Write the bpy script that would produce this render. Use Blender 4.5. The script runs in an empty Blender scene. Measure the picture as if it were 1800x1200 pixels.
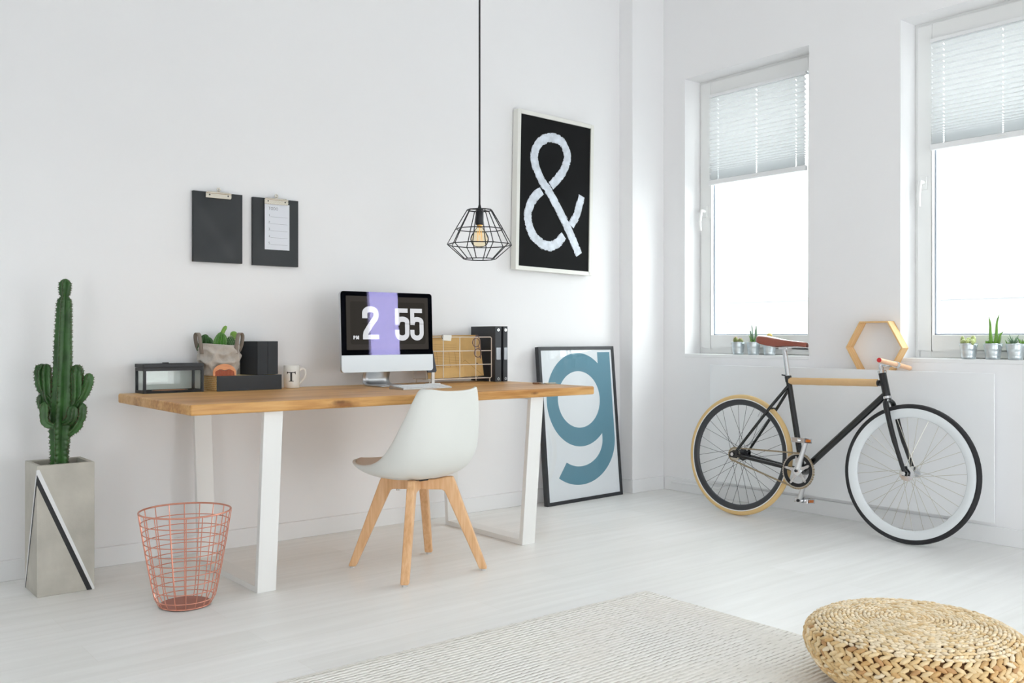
import bpy, bmesh, math, random
from math import sin, cos, pi, radians, sqrt, atan2
from mathutils import Vector, Matrix, noise

random.seed(7)
scene = bpy.context.scene
COL = scene.collection

# ------------------------------------------------------------------ camera, sky, exposure
cam_data = bpy.data.cameras.new('camera')
cam = bpy.data.objects.new('camera', cam_data)
COL.objects.link(cam)
cam.location = (0, 0, 1.0)
YAW = atan2(.628, .778)
cam.rotation_euler = (pi / 2, 0, -YAW)
cam_data.sensor_width = 36.0
cam_data.lens = 36.0 * 1648 / 1800
cam_data.shift_y = -10 / 1800
cam_data.clip_start = .05
cam_data.clip_end = 500
scene.camera = cam

world = bpy.data.worlds.new('sky')
scene.world = world
world.use_nodes = True
bg = world.node_tree.nodes['Background']
bg.inputs['Color'].default_value = (.955, .98, 1.0, 1)
bg.inputs['Strength'].default_value = 6.0

vs = scene.view_settings
vs.view_transform = 'Standard'
vs.look = 'None'
vs.gamma = 1.0
vs.exposure = .54
vs.use_curve_mapping = False
scene.cycles.use_denoising = True
scene.cycles.max_bounces = 14
scene.cycles.diffuse_bounces = 8
scene.cycles.transparent_max_bounces = 16
scene.cycles.caustics_reflective = False
scene.cycles.caustics_refractive = False
scene.cycles.sample_clamp_indirect = 6

WL, WR = 4.275, 4.64          # wall behind the desk (y), window wall (x)
RX0, RY0, CEIL = -2.2, -2.8, 3.42
WINS = [(3.072, 3.983), (1.617, 2.528), (-.10, 1.073), (-1.293, -.382)]
WZ0, WZ1 = .885, 2.645


def portal(loc, rot, sx, sy):
    d = bpy.data.lights.new('daylight_portal', 'AREA')
    d.shape = 'RECTANGLE'; d.size = sx; d.size_y = sy
    d.cycles.is_portal = True
    o = bpy.data.objects.new('daylight_portal', d)
    COL.objects.link(o)
    o.location = loc; o.rotation_euler = rot


for (a, b) in WINS:
    portal((WR + .43, (a + b) / 2, (WZ0 + WZ1) / 2), (0, pi / 2, 0), WZ1 - WZ0, b - a)
REAR = [(1.6, 3.9)]  # unseen low opening added to light the wall under the desk
SIDE = (-2.0, -.6)  # unseen opening added to brighten the radiator wall and floor
RZ0, RZ1 = .05, 1.25
SZ1 = 1.7
portal((RX0 - .2, sum(SIDE) / 2, (RZ0 + SZ1) / 2), (0, -pi / 2, 0), SZ1 - RZ0, SIDE[1] - SIDE[0])
for (a, b) in REAR:
    portal(((a + b) / 2, RY0 - .2, (RZ0 + RZ1) / 2), (pi / 2, 0, 0), b - a, RZ1 - RZ0)


# ------------------------------------------------------------------ materials
def srgb(r, g, b):
    f = lambda c: (c / 255 / 12.92) if c / 255 <= .04045 else ((c / 255 + .055) / 1.055) ** 2.4
    return (f(r), f(g), f(b), 1)


MATS = {}


def mat(name, color, rough=.5, metal=0.0, spec=.5, bump=None, var=None, coat=0.0, trans=None, emit=None, sheen=0):
    """color sRGB 0-255; bump=(scale, strength, distance); var=(scale, amount): noise variation of the colour"""
    if name in MATS: return MATS[name]
    m = bpy.data.materials.new(name); m.use_nodes = True
    nt = m.node_tree; p = nt.nodes['Principled BSDF']
    c = srgb(*color)
    p.inputs['Base Color'].default_value = c
    p.inputs['Roughness'].default_value = rough
    p.inputs['Metallic'].default_value = metal
    p.inputs['Specular IOR Level'].default_value = spec
    p.inputs['Coat Weight'].default_value = coat
    if sheen: p.inputs['Sheen Weight'].default_value = sheen
    if emit:
        p.inputs['Emission Color'].default_value = srgb(*emit[0]); p.inputs['Emission Strength'].default_value = emit[1]
    tc = nt.nodes.new('ShaderNodeTexCoord')
    if var:
        n = nt.nodes.new('ShaderNodeTexNoise'); n.inputs['Scale'].default_value = var[0]; n.inputs['Detail'].default_value = 5
        nt.links.new(tc.outputs['Object'], n.inputs['Vector'])
        r = nt.nodes.new('ShaderNodeValToRGB')
        a = var[1]
        r.color_ramp.elements[0].position = .3; r.color_ramp.elements[1].position = .7
        r.color_ramp.elements[0].color = tuple(x * (1 - a) for x in c[:3]) + (1,)
        r.color_ramp.elements[1].color = tuple(min(1, x * (1 + a)) for x in c[:3]) + (1,)
        nt.links.new(n.outputs['Fac'], r.inputs['Fac']); nt.links.new(r.outputs['Color'], p.inputs['Base Color'])
    if bump:
        n = nt.nodes.new('ShaderNodeTexNoise'); n.inputs['Scale'].default_value = bump[0]; n.inputs['Detail'].default_value = 4
        nt.links.new(tc.outputs['Object'], n.inputs['Vector'])
        b = nt.nodes.new('ShaderNodeBump'); b.inputs['Strength'].default_value = bump[1]; b.inputs['Distance'].default_value = bump[2]
        nt.links.new(n.outputs['Fac'], b.inputs['Height']); nt.links.new(b.outputs['Normal'], p.inputs['Normal'])
    MATS[name] = m
    return m


def wood(name, stops, along='X', scale=1.0, rough=.45, planks=None, spec=.35, bump=.15):
    """stops: three sRGB colours dark, mid, light; grain runs along the given object axis"""
    if name in MATS: return MATS[name]
    m = bpy.data.materials.new(name); m.use_nodes = True
    nt = m.node_tree; L = nt.links.new; p = nt.nodes['Principled BSDF']
    p.inputs['Roughness'].default_value = rough; p.inputs['Specular IOR Level'].default_value = spec
    tc = nt.nodes.new('ShaderNodeTexCoord')
    mp = nt.nodes.new('ShaderNodeMapping')
    s = {'X': (1.2, 14, 14), 'Y': (14, 1.2, 14), 'Z': (14, 14, 1.2)}[along]
    mp.inputs['Scale'].default_value = tuple(v * scale for v in s)
    L(tc.outputs['Object'], mp.inputs['Vector'])
    n1 = nt.nodes.new('ShaderNodeTexNoise'); n1.inputs['Scale'].default_value = 1.0; n1.inputs['Detail'].default_value = 6; n1.inputs['Distortion'].default_value = .7
    L(mp.outputs['Vector'], n1.inputs['Vector'])
    n2 = nt.nodes.new('ShaderNodeTexNoise'); n2.inputs['Scale'].default_value = 6.0; n2.inputs['Detail'].default_value = 8
    L(mp.outputs['Vector'], n2.inputs['Vector'])
    mix = nt.nodes.new('ShaderNodeMath'); mix.operation = 'MULTIPLY_ADD'; mix.inputs[1].default_value = .45
    L(n2.outputs['Fac'], mix.inputs[0])
    h = nt.nodes.new('ShaderNodeMath'); h.operation = 'MULTIPLY'; h.inputs[1].default_value = .55
    L(n1.outputs['Fac'], h.inputs[0]); L(h.outputs[0], mix.inputs[2])
    fac = mix.outputs[0]
    if planks:
        # plank = (axis across, width): a hashed tone for every stave
        sep = nt.nodes.new('ShaderNodeSeparateXYZ'); L(tc.outputs['Object'], sep.inputs[0])
        d = nt.nodes.new('ShaderNodeMath'); d.operation = 'DIVIDE'; d.inputs[1].default_value = planks[1]
        L(sep.outputs[planks[0]], d.inputs[0])
        fl = nt.nodes.new('ShaderNodeMath'); fl.operation = 'FLOOR'; L(d.outputs[0], fl.inputs[0])
        wn = nt.nodes.new('ShaderNodeTexWhiteNoise'); wn.noise_dimensions = '1D'; L(fl.outputs[0], wn.inputs['W'])
        ad = nt.nodes.new('ShaderNodeMath'); ad.operation = 'MULTIPLY_ADD'; ad.inputs[1].default_value = planks[2]
        L(wn.outputs['Value'], ad.inputs[0]); L(fac, ad.inputs[2]); 
        sb = nt.nodes.new('ShaderNodeMath'); sb.operation = 'SUBTRACT'; sb.inputs[1].default_value = planks[2] / 2
        L(ad.outputs[0], sb.inputs[0]); fac = sb.outputs[0]
    r = nt.nodes.new('ShaderNodeValToRGB')
    e = r.color_ramp.elements
    e[0].position = .33; e[0].color = srgb(*stops[0]); e[1].position = .68; e[1].color = srgb(*stops[2])
    k = e.new(.5); k.color = srgb(*stops[1])
    L(fac, r.inputs['Fac']); L(r.outputs['Color'], p.inputs['Base Color'])
    b = nt.nodes.new('ShaderNodeBump'); b.inputs['Strength'].default_value = bump; b.inputs['Distance'].default_value = .002
    L(n2.outputs['Fac'], b.inputs['Height']); L(b.outputs['Normal'], p.inputs['Normal'])
    MATS[name] = m
    return m


def schlick(nt, f0):
    """Fresnel reflectance that is the same from either side of a pane"""
    lw = nt.nodes.new('ShaderNodeLayerWeight'); lw.inputs['Blend'].default_value = .5
    pw = nt.nodes.new('ShaderNodeMath'); pw.operation = 'POWER'; pw.inputs[1].default_value = 5; nt.links.new(lw.outputs['Facing'], pw.inputs[0])
    ma = nt.nodes.new('ShaderNodeMath'); ma.operation = 'MULTIPLY_ADD'; ma.inputs[1].default_value = 1 - f0; ma.inputs[2].default_value = f0
    nt.links.new(pw.outputs[0], ma.inputs[0])
    return ma.outputs[0]


def glass(name, tint=(255, 255, 255), refl=1.0, tr=.0):
    """thin clear glass: transparent with a Fresnel reflection"""
    if name in MATS: return MATS[name]
    m = bpy.data.materials.new(name); m.use_nodes = True
    nt = m.node_tree; nt.nodes.remove(nt.nodes['Principled BSDF'])
    out = nt.nodes['Material Output']
    t = nt.nodes.new('ShaderNodeBsdfTransparent'); t.inputs['Color'].default_value = srgb(*tint)
    g = nt.nodes.new('ShaderNodeBsdfGlossy'); g.inputs['Roughness'].default_value = .01
    mx = nt.nodes.new('ShaderNodeMixShader')
    nt.links.new(schlick(nt, .04 * refl), mx.inputs['Fac'])
    nt.links.new(t.outputs[0], mx.inputs[1]); nt.links.new(g.outputs[0], mx.inputs[2])
    nt.links.new(mx.outputs[0], out.inputs['Surface'])
    MATS[name] = m
    return m


# ------------------------------------------------------------------ mesh helper
class MB:
    def __init__(s): s.v = []; s.f = []; s.m = []

    def add(s, verts, faces, mi=0):
        o = len(s.v); s.v += [tuple(v) for v in verts]
        s.f += [tuple(i + o for i in f) for f in faces]; s.m += [mi] * len(faces)
        return s

    def box(s, x0, x1, y0, y1, z0, z1, mi=0):
        v = [(x, y, z) for z in (z0, z1) for y in (y0, y1) for x in (x0, x1)]
        return s.add(v, [(0, 2, 3, 1), (4, 5, 7, 6), (0, 1, 5, 4), (2, 6, 7, 3), (0, 4, 6, 2), (1, 3, 7, 5)], mi)

    def obox(s, c, size, M=None, mi=0):
        M = M or Matrix.Identity(3); c = Vector(c); h = Vector(size) / 2
        v = [c + M @ Vector((x * h.x, y * h.y, z * h.z)) for z in (-1, 1) for y in (-1, 1) for x in (-1, 1)]
        return s.add(v, [(0, 2, 3, 1), (4, 5, 7, 6), (0, 1, 5, 4), (2, 6, 7, 3), (0, 4, 6, 2), (1, 3, 7, 5)], mi)

    def tube(s, pts, r, n=8, closed=False, caps=True, mi=0, flat=1.0):
        pts = [Vector(p) for p in pts]; N = len(pts)
        R = r if isinstance(r, (list, tuple)) else [r] * N
        T = []
        for i in range(N):
            if closed: t = pts[(i + 1) % N] - pts[i - 1]
            else: t = pts[min(i + 1, N - 1)] - pts[max(i - 1, 0)]
            T.append(t.normalized() if t.length > 1e-9 else Vector((0, 0, 1)))
        u = T[0].orthogonal().normalized() if abs(T[0].z) > .9 else T[0].cross(Vector((0, 0, 1))).normalized()
        vs_ = []
        for i in range(N):
            u = (u - T[i] * u.dot(T[i]))
            u = u.normalized() if u.length > 1e-6 else T[i].orthogonal().normalized()
            w = T[i].cross(u)
            for k in range(n):
                a = 2 * pi * k / n
                vs_.append(pts[i] + (u * cos(a) + w * sin(a) * flat) * R[i])
        fs = []
        for i in range(N if closed else N - 1):
            j = (i + 1) % N
            for k in range(n):
                fs.append((i * n + k, i * n + (k + 1) % n, j * n + (k + 1) % n, j * n + k))
        if caps and not closed:
            fs.append(tuple(range(n - 1, -1, -1))); fs.append(tuple((N - 1) * n + k for k in range(n)))
        return s.add(vs_, fs, mi)

    def lathe(s, prof, n=32, M=None, caps=True, mi=0):
        M = M or Matrix.Identity(4)
        v = []; f = []
        for (r, z) in prof:
            for k in range(n):
                a = 2 * pi * k / n; v.append(M @ Vector((r * cos(a), r * sin(a), z)))
        P = len(prof)
        for i in range(P - 1):
            for k in range(n):
                f.append((i * n + k, i * n + (k + 1) % n, (i + 1) * n + (k + 1) % n, (i + 1) * n + k))
        if caps:
            if prof[0][0] > 1e-6: f.append(tuple(range(n - 1, -1, -1)))
            if prof[-1][0] > 1e-6: f.append(tuple((P - 1) * n + k for k in range(n)))
        return s.add(v, f, mi)

    def prism(s, poly, M, t, mi=0):
        """2D outline extruded by t along local z of M"""
        n = len(poly)
        v = [M @ Vector((x, y, 0)) for x, y in poly] + [M @ Vector((x, y, t)) for x, y in poly]
        f = [tuple(range(n - 1, -1, -1)), tuple(range(n, 2 * n))] + [(i, (i + 1) % n, n + (i + 1) % n, n + i) for i in range(n)]
        return s.add(v, f, mi)

    def strip(s, left, right, M, t, mi=0):
        """two matching 2D edges filled as a band, extruded by t"""
        n = len(left)
        v = []
        for z in (0, t):
            v += [M @ Vector((x, y, z)) for x, y in left] + [M @ Vector((x, y, z)) for x, y in right]
        f = []
        for i in range(n - 1):
            f += [(i, i + 1, n + i + 1, n + i), (2 * n + i, 3 * n + i, 3 * n + i + 1, 2 * n + i + 1),
                  (i, 2 * n + i, 2 * n + i + 1, i + 1), (n + i, n + i + 1, 3 * n + i + 1, 3 * n + i)]
        f += [(0, n, 3 * n, 2 * n), (n - 1, 3 * n - 1, 4 * n - 1, 2 * n - 1)]
        return s.add(v, f, mi)

    def grid(s, rows, mi=0, closed=False):
        n = len(rows[0]); v = [p for r in rows for p in r]; f = []
        for i in range(len(rows) - 1):
            for k in range(n if closed else n - 1):
                f.append((i * n + k, i * n + (k + 1) % n, (i + 1) * n + (k + 1) % n, (i + 1) * n + k))
        return s.add(v, f, mi)

    def ball(s, c, r, n=10, m=6, mi=0, sc=(1, 1, 1), M=None):
        M = M or Matrix.Identity(3); c = Vector(c)
        rows = []
        for i in range(m + 1):
            a = pi * i / m
            rows.append([c + M @ Vector((r * sin(a) * cos(2 * pi * k / n) * sc[0], r * sin(a) * sin(2 * pi * k / n) * sc[1], -r * cos(a) * sc[2])) for k in range(n)])
        return s.grid(rows, mi, closed=True)

    def build(s, name, mats, parent=None, loc=None, bevel=None, smooth=True, ang=38, solid=None, subsurf=0, weld=True):
        me = bpy.data.meshes.new(name)
        me.from_pydata(s.v, [], s.f)
        if not isinstance(mats, (list, tuple)): mats = [mats]
        for m in mats: me.materials.append(m)
        for p, i in zip(me.polygons, s.m): p.material_index = i
        bm = bmesh.new(); bm.from_mesh(me)
        if weld: bmesh.ops.remove_doubles(bm, verts=bm.verts, dist=1e-6)
        bmesh.ops.recalc_face_normals(bm, faces=bm.faces)
        bm.to_mesh(me); bm.free()
        if smooth:
            for p in me.polygons: p.use_smooth = True
            me.set_sharp_from_angle(angle=radians(ang))
        o = bpy.data.objects.new(name, me); COL.objects.link(o)
        if parent: o.parent = parent
        if loc: o.location = loc
        if solid:
            md = o.modifiers.new('solid', 'SOLIDIFY'); md.thickness = solid; md.offset = 0
        if subsurf:
            md = o.modifiers.new('sub', 'SUBSURF'); md.levels = subsurf; md.render_levels = subsurf
        if bevel:
            md = o.modifiers.new('bevel', 'BEVEL'); md.width = bevel; md.segments = 3; md.limit_method = 'ANGLE'; md.angle_limit = radians(40)
        return o


def thing(name, label, cat, loc=(0, 0, 0), rz=0, group=None):
    o = bpy.data.objects.new(name, None); COL.objects.link(o)
    o.empty_display_size = .05
    o.location = loc; o.rotation_euler = (0, 0, rz)
    o['label'] = label; o['category'] = cat
    if group: o['group'] = group
    return o


def tag(o, label, cat, group=None):
    o['label'] = label; o['category'] = cat
    if group: o['group'] = group
    return o


def struct(o):
    o['kind'] = 'structure'; return o


def dup_tree(o, parent=None):
    c = o.copy(); COL.objects.link(c)
    if parent: c.parent = parent
    for ch in list(o.children): dup_tree(ch, c)
    return c


def frame_mat(origin, x, y, z):
    M = Matrix.Identity(4)
    for i, a in enumerate((Vector(x), Vector(y), Vector(z))):
        for k in range(3): M[k][i] = a[k]
    for k in range(3): M[k][3] = origin[k]
    return M


XZ = frame_mat((0, 0, 0), (1, 0, 0), (0, 0, 1), (0, -1, 0))   # 2D drawing standing upright, facing -y


def circle(c, r, n=48, z=None, a0=0):
    return [(c[0] + r * cos(a0 + 2 * pi * k / n), c[1] + r * sin(a0 + 2 * pi * k / n), c[2]) for k in range(n)]


def arc(cx, cy, rx, ry, a0, a1, n=14):
    return [(cx + rx * cos(radians(a0 + (a1 - a0) * i / n)), cy + ry * sin(radians(a0 + (a1 - a0) * i / n))) for i in range(n + 1)]


def offset_path(path, w, jit=0, rnd=None):
    """left and right edges of a stroke; w a width or a list of widths"""
    n = len(path); Lf = []; Rt = []
    for i in range(n):
        a = path[max(i - 1, 0)]; b = path[min(i + 1, n - 1)]
        dx, dy = b[0] - a[0], b[1] - a[1]; l = sqrt(dx * dx + dy * dy) or 1
        ww = (w[i] if isinstance(w, list) else w) / 2
        j1 = rnd.uniform(-jit, jit) if rnd else 0; j2 = rnd.uniform(-jit, jit) if rnd else 0
        nx, ny = -dy / l, dx / l
        Lf.append((path[i][0] + nx * (ww + j1), path[i][1] + ny * (ww + j1)))
        Rt.append((path[i][0] - nx * (ww + j2), path[i][1] - ny * (ww + j2)))
    return Lf, Rt


def smooth_path(pts, per=8):
    """Catmull-Rom through 2D or 3D points"""
    P = [Vector(p) for p in pts]; out = []
    for i in range(len(P) - 1):
        p0 = P[i - 1] if i else P[0] * 2 - P[1]; p1 = P[i]; p2 = P[i + 1]; p3 = P[i + 2] if i + 2 < len(P) else P[-1] * 2 - P[-2]
        for k in range(per):
            t = k / per
            out.append(.5 * ((2 * p1) + (p2 - p0) * t + (2 * p0 - 5 * p1 + 4 * p2 - p3) * t * t + (3 * p1 - p0 - 3 * p2 + p3) * t ** 3))
    out.append(P[-1]); return out


# ------------------------------------------------------------------ shared materials
M_wall = mat('wall_paint', (240, 240, 241), .75, spec=.25, bump=(60, .06, .004))
M_ceil = mat('ceiling_paint', (243, 243, 243), .8, spec=.2)
M_trim = mat('trim_paint', (236, 237, 238), .45)
M_sash = mat('window_plastic', (236, 237, 236), .3)
M_white_metal = mat('white_powder_coat', (236, 236, 234), .4)
M_black_metal = mat('black_metal', (32, 34, 38), .4, metal=.2)
M_black_paint = mat('black_gloss_paint', (17, 19, 22), .25, coat=.3)
M_chrome = mat('polished_metal', (225, 226, 228), .15, metal=1)
M_alu = mat('brushed_aluminium', (205, 207, 210), .35, metal=1, bump=(200, .05, .001))
M_glass = glass('window_glass', (250, 253, 252))
M_soil = mat('soil', (62, 46, 36), .95, bump=(60, .8, .01), var=(40, .5))
M_beech = wood('beech', [(212, 162, 114), (228, 182, 136), (238, 200, 158)], 'Z', 1.5, .4)
M_birch = wood('light_birch', [(214, 170, 112), (228, 188, 134), (240, 208, 162)], 'X', 2.0, .5)

# floor: pale white-washed boards running along x
def floor_material():
    m = bpy.data.materials.new('white_washed_boards'); m.use_nodes = True
    nt = m.node_tree; L = nt.links.new; p = nt.nodes['Principled BSDF']
    p.inputs['Roughness'].default_value = .38; p.inputs['Specular IOR Level'].default_value = .4
    tc = nt.nodes.new('ShaderNodeTexCoord')
    br = nt.nodes.new('ShaderNodeTexBrick')
    br.inputs['Scale'].default_value = 1; br.inputs['Brick Width'].default_value = 1.3; br.inputs['Row Height'].default_value = .19
    br.inputs['Mortar Size'].default_value = .0012; br.inputs['Mortar Smooth'].default_value = .3; br.inputs['Bias'].default_value = 0
    br.inputs['Color1'].default_value = srgb(238, 238, 236); br.inputs['Color2'].default_value = srgb(243, 243, 242); br.inputs['Mortar'].default_value = srgb(235, 234, 231)
    br.offset = .37
    L(tc.outputs['Object'], br.inputs['Vector'])
    mp = nt.nodes.new('ShaderNodeMapping'); mp.inputs['Scale'].default_value = (1.1, 16, 1); L(tc.outputs['Object'], mp.inputs['Vector'])
    n = nt.nodes.new('ShaderNodeTexNoise'); n.inputs['Scale'].default_value = 1.6; n.inputs['Detail'].default_value = 7; n.inputs['Distortion'].default_value = .6
    L(mp.outputs['Vector'], n.inputs['Vector'])
    r = nt.nodes.new('ShaderNodeValToRGB'); r.color_ramp.elements[0].position = .3; r.color_ramp.elements[1].position = .7
    r.color_ramp.elements[0].color = (.955, .952, .945, 1); r.color_ramp.elements[1].color = (1.03, 1.03, 1.028, 1)
    L(n.outputs['Fac'], r.inputs['Fac'])
    mx = nt.nodes.new('ShaderNodeMix'); mx.data_type = 'RGBA'; mx.blend_type = 'MULTIPLY'; mx.inputs['Factor'].default_value = 1
    L(br.outputs['Color'], mx.inputs[6]); L(r.outputs['Color'], mx.inputs[7]); L(mx.outputs[2], p.inputs['Base Color'])
    b = nt.nodes.new('ShaderNodeBump'); b.inputs['Strength'].default_value = .12; b.inputs['Distance'].default_value = .002
    L(n.outputs['Fac'], b.inputs['Height']); L(b.outputs['Normal'], p.inputs['Normal'])
    return m


# ------------------------------------------------------------------ the room
struct(MB().box(RX0 - .3, WR + .5, RY0 - .3, WL + .3, -.2, 0).build('floor', floor_material(), smooth=False))
struct(MB().box(RX0 - .3, WR + .45, RY0 - .3, WL + .3, CEIL, CEIL + .2).build('ceiling', M_ceil, smooth=False))
struct(MB().box(RX0 - .3, WR + .43, WL, WL + .3, 0, CEIL).build('wall_left', M_wall, smooth=False))
b = MB()
ys = [RY0] + [v for w in sorted(WINS) for v in w] + [WL]
for i in range(0, len(ys), 2): b.box(WR, WR + .42, ys[i], ys[i + 1], 0, CEIL)
for (y0, y1) in WINS:
    b.box(WR, WR + .42, y0, y1, 0, WZ0 - .02); b.box(WR, WR + .42, y0, y1, WZ1, CEIL)
struct(b.build('wall_right', M_wall, smooth=False, weld=False))
b = MB(); xs = [RX0] + [v for w in REAR for v in w] + [WR + .42]
for i in range(0, len(xs), 2): b.box(xs[i], xs[i + 1], RY0 - .2, RY0, 0, CEIL)
for (x0, x1) in REAR: b.box(x0, x1, RY0 - .2, RY0, RZ1, CEIL); b.box(x0, x1, RY0 - .2, RY0, 0, RZ0)
struct(b.build('wall_back', M_wall, smooth=False, weld=False))
b = MB(); b.box(RX0 - .2, RX0, RY0 - .2, SIDE[0], 0, CEIL); b.box(RX0 - .2, RX0, SIDE[1], WL, 0, CEIL)
b.box(RX0 - .2, RX0, SIDE[0], SIDE[1], SZ1, CEIL); b.box(RX0 - .2, RX0, SIDE[0], SIDE[1], 0, RZ0)
struct(b.build('wall_side', M_wall, smooth=False, weld=False))
CX0, CY0 = 4.343, 4.16
struct(MB().box(CX0, WR, CY0, WL, 0, CEIL).build('column', M_wall, smooth=False, bevel=.004))


def skirting(name, segs):
    b = MB()
    for (x0, x1, y0, y1) in segs: b.box(x0, x1, y0, y1, 0, .085)
    struct(b.build(name, M_trim, smooth=False, bevel=.003))


skirting('baseboard_left', [(RX0, CX0 - .012, WL - .013, WL)])
skirting('baseboard_column', [(CX0 - .013, WR - .013, CY0 - .013, CY0), (CX0 - .013, CX0, CY0, WL)])
skirting('baseboard_right', [(WR - .013, WR, RY0, CY0 - .013)])


# windows
def make_window(y0, y1, n):
    w = bpy.data.objects.new('window_%d' % n, None); COL.objects.link(w); w['kind'] = 'structure'
    w.location = (WR, y0, WZ0)
    W = y1 - y0; H = WZ1 - WZ0; fx = .15
    b = MB(); e = .028; d = .07
    b.box(fx, fx + d, 0, e, 0, H); b.box(fx, fx + d, W - e, W, 0, H); b.box(fx, fx + d, e, W - e, 0, e + .012); b.box(fx, fx + d, e, W - e, H - e, H)
    b.build('window_frame', M_sash, w, bevel=.003, smooth=False)
    b = MB(); s0 = .018; s1 = .098; x0 = fx - .012; x1 = fx + .058
    zb = .038
    for (a, c, p, q) in ((s0, s1, zb, H - s0), (W - s1, W - s0, zb, H - s0), (s1, W - s1, zb, zb + .082), (s1, W - s1, H - .1, H - s0)):
        b.box(x0, x1, a, c, p, q)
    b.build('sash', M_sash, w, bevel=.004, smooth=False)
    MB().box(fx + .024, fx + .028, s1 - .005, W - s1 + .005, zb + .08, H - .098).build('pane', M_glass, w, smooth=False)
    b = MB(); 
    gx = fx + .02
    for (a, c, p, q) in ((s1 - .004, s1 + .006, zb + .08, H - .098), (W - s1 - .006, W - s1 + .004, zb + .08, H - .098), (s1, W - s1, zb + .078, zb + .088), (s1, W - s1, H - .106, H - .098)):
        b.box(gx, gx + .016, a, c, p, q)
    b.build('glazing_bead', mat('grey_gasket', (150, 158, 170), .5), w, smooth=False)
    # handle on the far sash
    hy = W - .058; hz = 1.80 - WZ0
    b = MB(); b.box(x0 - .012, x0, hy - .016, hy + .016, hz - .035, hz + .035)
    b.tube([(x0 - .01, hy, hz), (x0 - .045, hy, hz + .004), (x0 - .052, hy, hz - .02), (x0 - .058, hy + .002, hz - .07), (x0 - .05, hy + .002, hz - .125)], [.011, .011, .011, .010, .008], 8)
    b.build('window_handle', M_sash, w, bevel=.002)
    MB().box(-.004, fx + .02, 0, W, -.021, 0).build('window_sill', M_trim, w, smooth=False, bevel=.003)
    return w


for i, (a, c) in enumerate(WINS): make_window(a, c, i + 1)


def blind_material():
    m = bpy.data.materials.new('pleated_blind_fabric'); m.use_nodes = True
    nt = m.node_tree; p = nt.nodes['Principled BSDF']; out = nt.nodes['Material Output']
    p.inputs['Base Color'].default_value = srgb(228, 230, 231); p.inputs['Roughness'].default_value = .8; p.inputs['Specular IOR Level'].default_value = .2
    t = nt.nodes.new('ShaderNodeBsdfTranslucent'); t.inputs['Color'].default_value = srgb(214, 214, 214)
    mx = nt.nodes.new('ShaderNodeMixShader'); mx.inputs['Fac'].default_value = .15
    nt.links.new(p.outputs[0], mx.inputs[1]); nt.links.new(t.outputs[0], mx.inputs[2]); nt.links.new(mx.outputs[0], out.inputs['Surface'])
    return m


M_blind = blind_material()


def make_blind(y0, y1, label):
    W = y1 - y0
    t = thing('pleated_blind', label, 'blind', (WR + .15 - .012, y0 + .1, 2.542), 0, 'pleated window blinds')
    w = W - .2
    n = 27; ztop, zbot = -.016, -.548
    # pleats are stretched at the top and bunched at the bottom
    hs = [(1.0 if i < 7 else max(.26, 1.0 - (i - 6) * .045)) for i in range(n)]
    tot = sum(hs); z = ztop; b = MB()
    holes = [.068, w * .49, w - .068]
    cuts = [.004]
    for h in holes: cuts += [h - .0022, h + .0022]
    cuts += [w - .004]
    x_out, x_in = -.004, -.026
    for i in range(n):
        dz = (ztop - zbot) * hs[i] / tot
        zm = z - dz * .5; z2 = z - dz
        for half, (za, xa, zb_, xb) in enumerate(((z, x_out, zm, x_in), (zm, x_in, z2, x_out))):
            for k in range(len(cuts) - 1):
                ya, yb = cuts[k], cuts[k + 1]
                if k % 2 == 1 and half == 1:       # punched cord hole in the middle of the face
                    for (p, q) in ((0, .3), (.7, 1)):
                        xp, xq = xa + (xb - xa) * p, xa + (xb - xa) * q; zp, zq = za + (zb_ - za) * p, za + (zb_ - za) * q
                        b.add([(xp, ya, zp), (xp, yb, zp), (xq, yb, zq), (xq, ya, zq)], [(0, 1, 2, 3)])
                    continue
                b.add([(xa, ya, za), (xa, yb, za), (xb, yb, zb_), (xb, ya, zb_)], [(0, 1, 2, 3)])
        z = z2
    b.build('blind_fabric', M_blind, t, smooth=False)
    MB().box(-.024, 0, 0, w, -.018, 0).build('head_rail', M_trim, t, bevel=.002, smooth=False)
    MB().box(-.028, 0, 0, w, zbot - .03, zbot).build('bottom_rail', M_trim, t, bevel=.003, smooth=False)
    MB().obox((-.032, w * .49, zbot - .012), (.01, .045, .007)).build('grip', M_sash, t, bevel=.003)
    for h in holes:
        MB().tube([(-.0135, h, -.01), (-.0135, h, zbot)], .0007, 5).build('cord', M_sash, t)


make_blind(*WINS[0], 'grey pleated blind drawn a third down the narrower window behind the bicycle saddle')
make_blind(*WINS[1], 'grey pleated blind on the window cut off by the right picture edge')

# added unseen curtains that keep the screen's reflection dark beside the violet stripe
M_curt = mat('added_dark_curtain', (30, 30, 33), .95, spec=.05)
def curtain(y0, y1, label):
    t = thing('curtain', label, 'curtain', (WR - .055, y0, .03), 0, 'added dark curtains')
    rows = [[(.012 * sin(2 * pi * k / 6), (y1 - y0) * k / 60, z) for k in range(61)] for z in (0, .9, 1.8, 2.74)]
    MB().grid(rows).build('added_curtain_cloth', M_curt, t, solid=.003, ang=180)
    MB().tube([(0, -.06, 2.76), (0, y1 - y0 + .06, 2.76)], .011, 10).build('added_curtain_rod', M_black_metal, t)
    for yy in (-.02, y1 - y0 + .02): MB().box(-.006, .054, yy - .006, yy + .006, 2.752, 2.768).build('rod_bracket', M_black_metal, t, smooth=False)
curtain(-.62, .58, 'dark curtain drawn over half of the third window, added to darken the screen reflection')
curtain(1.06, 1.56, 'dark curtain on the wall between second and third window, added to darken the screen reflection')

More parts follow.
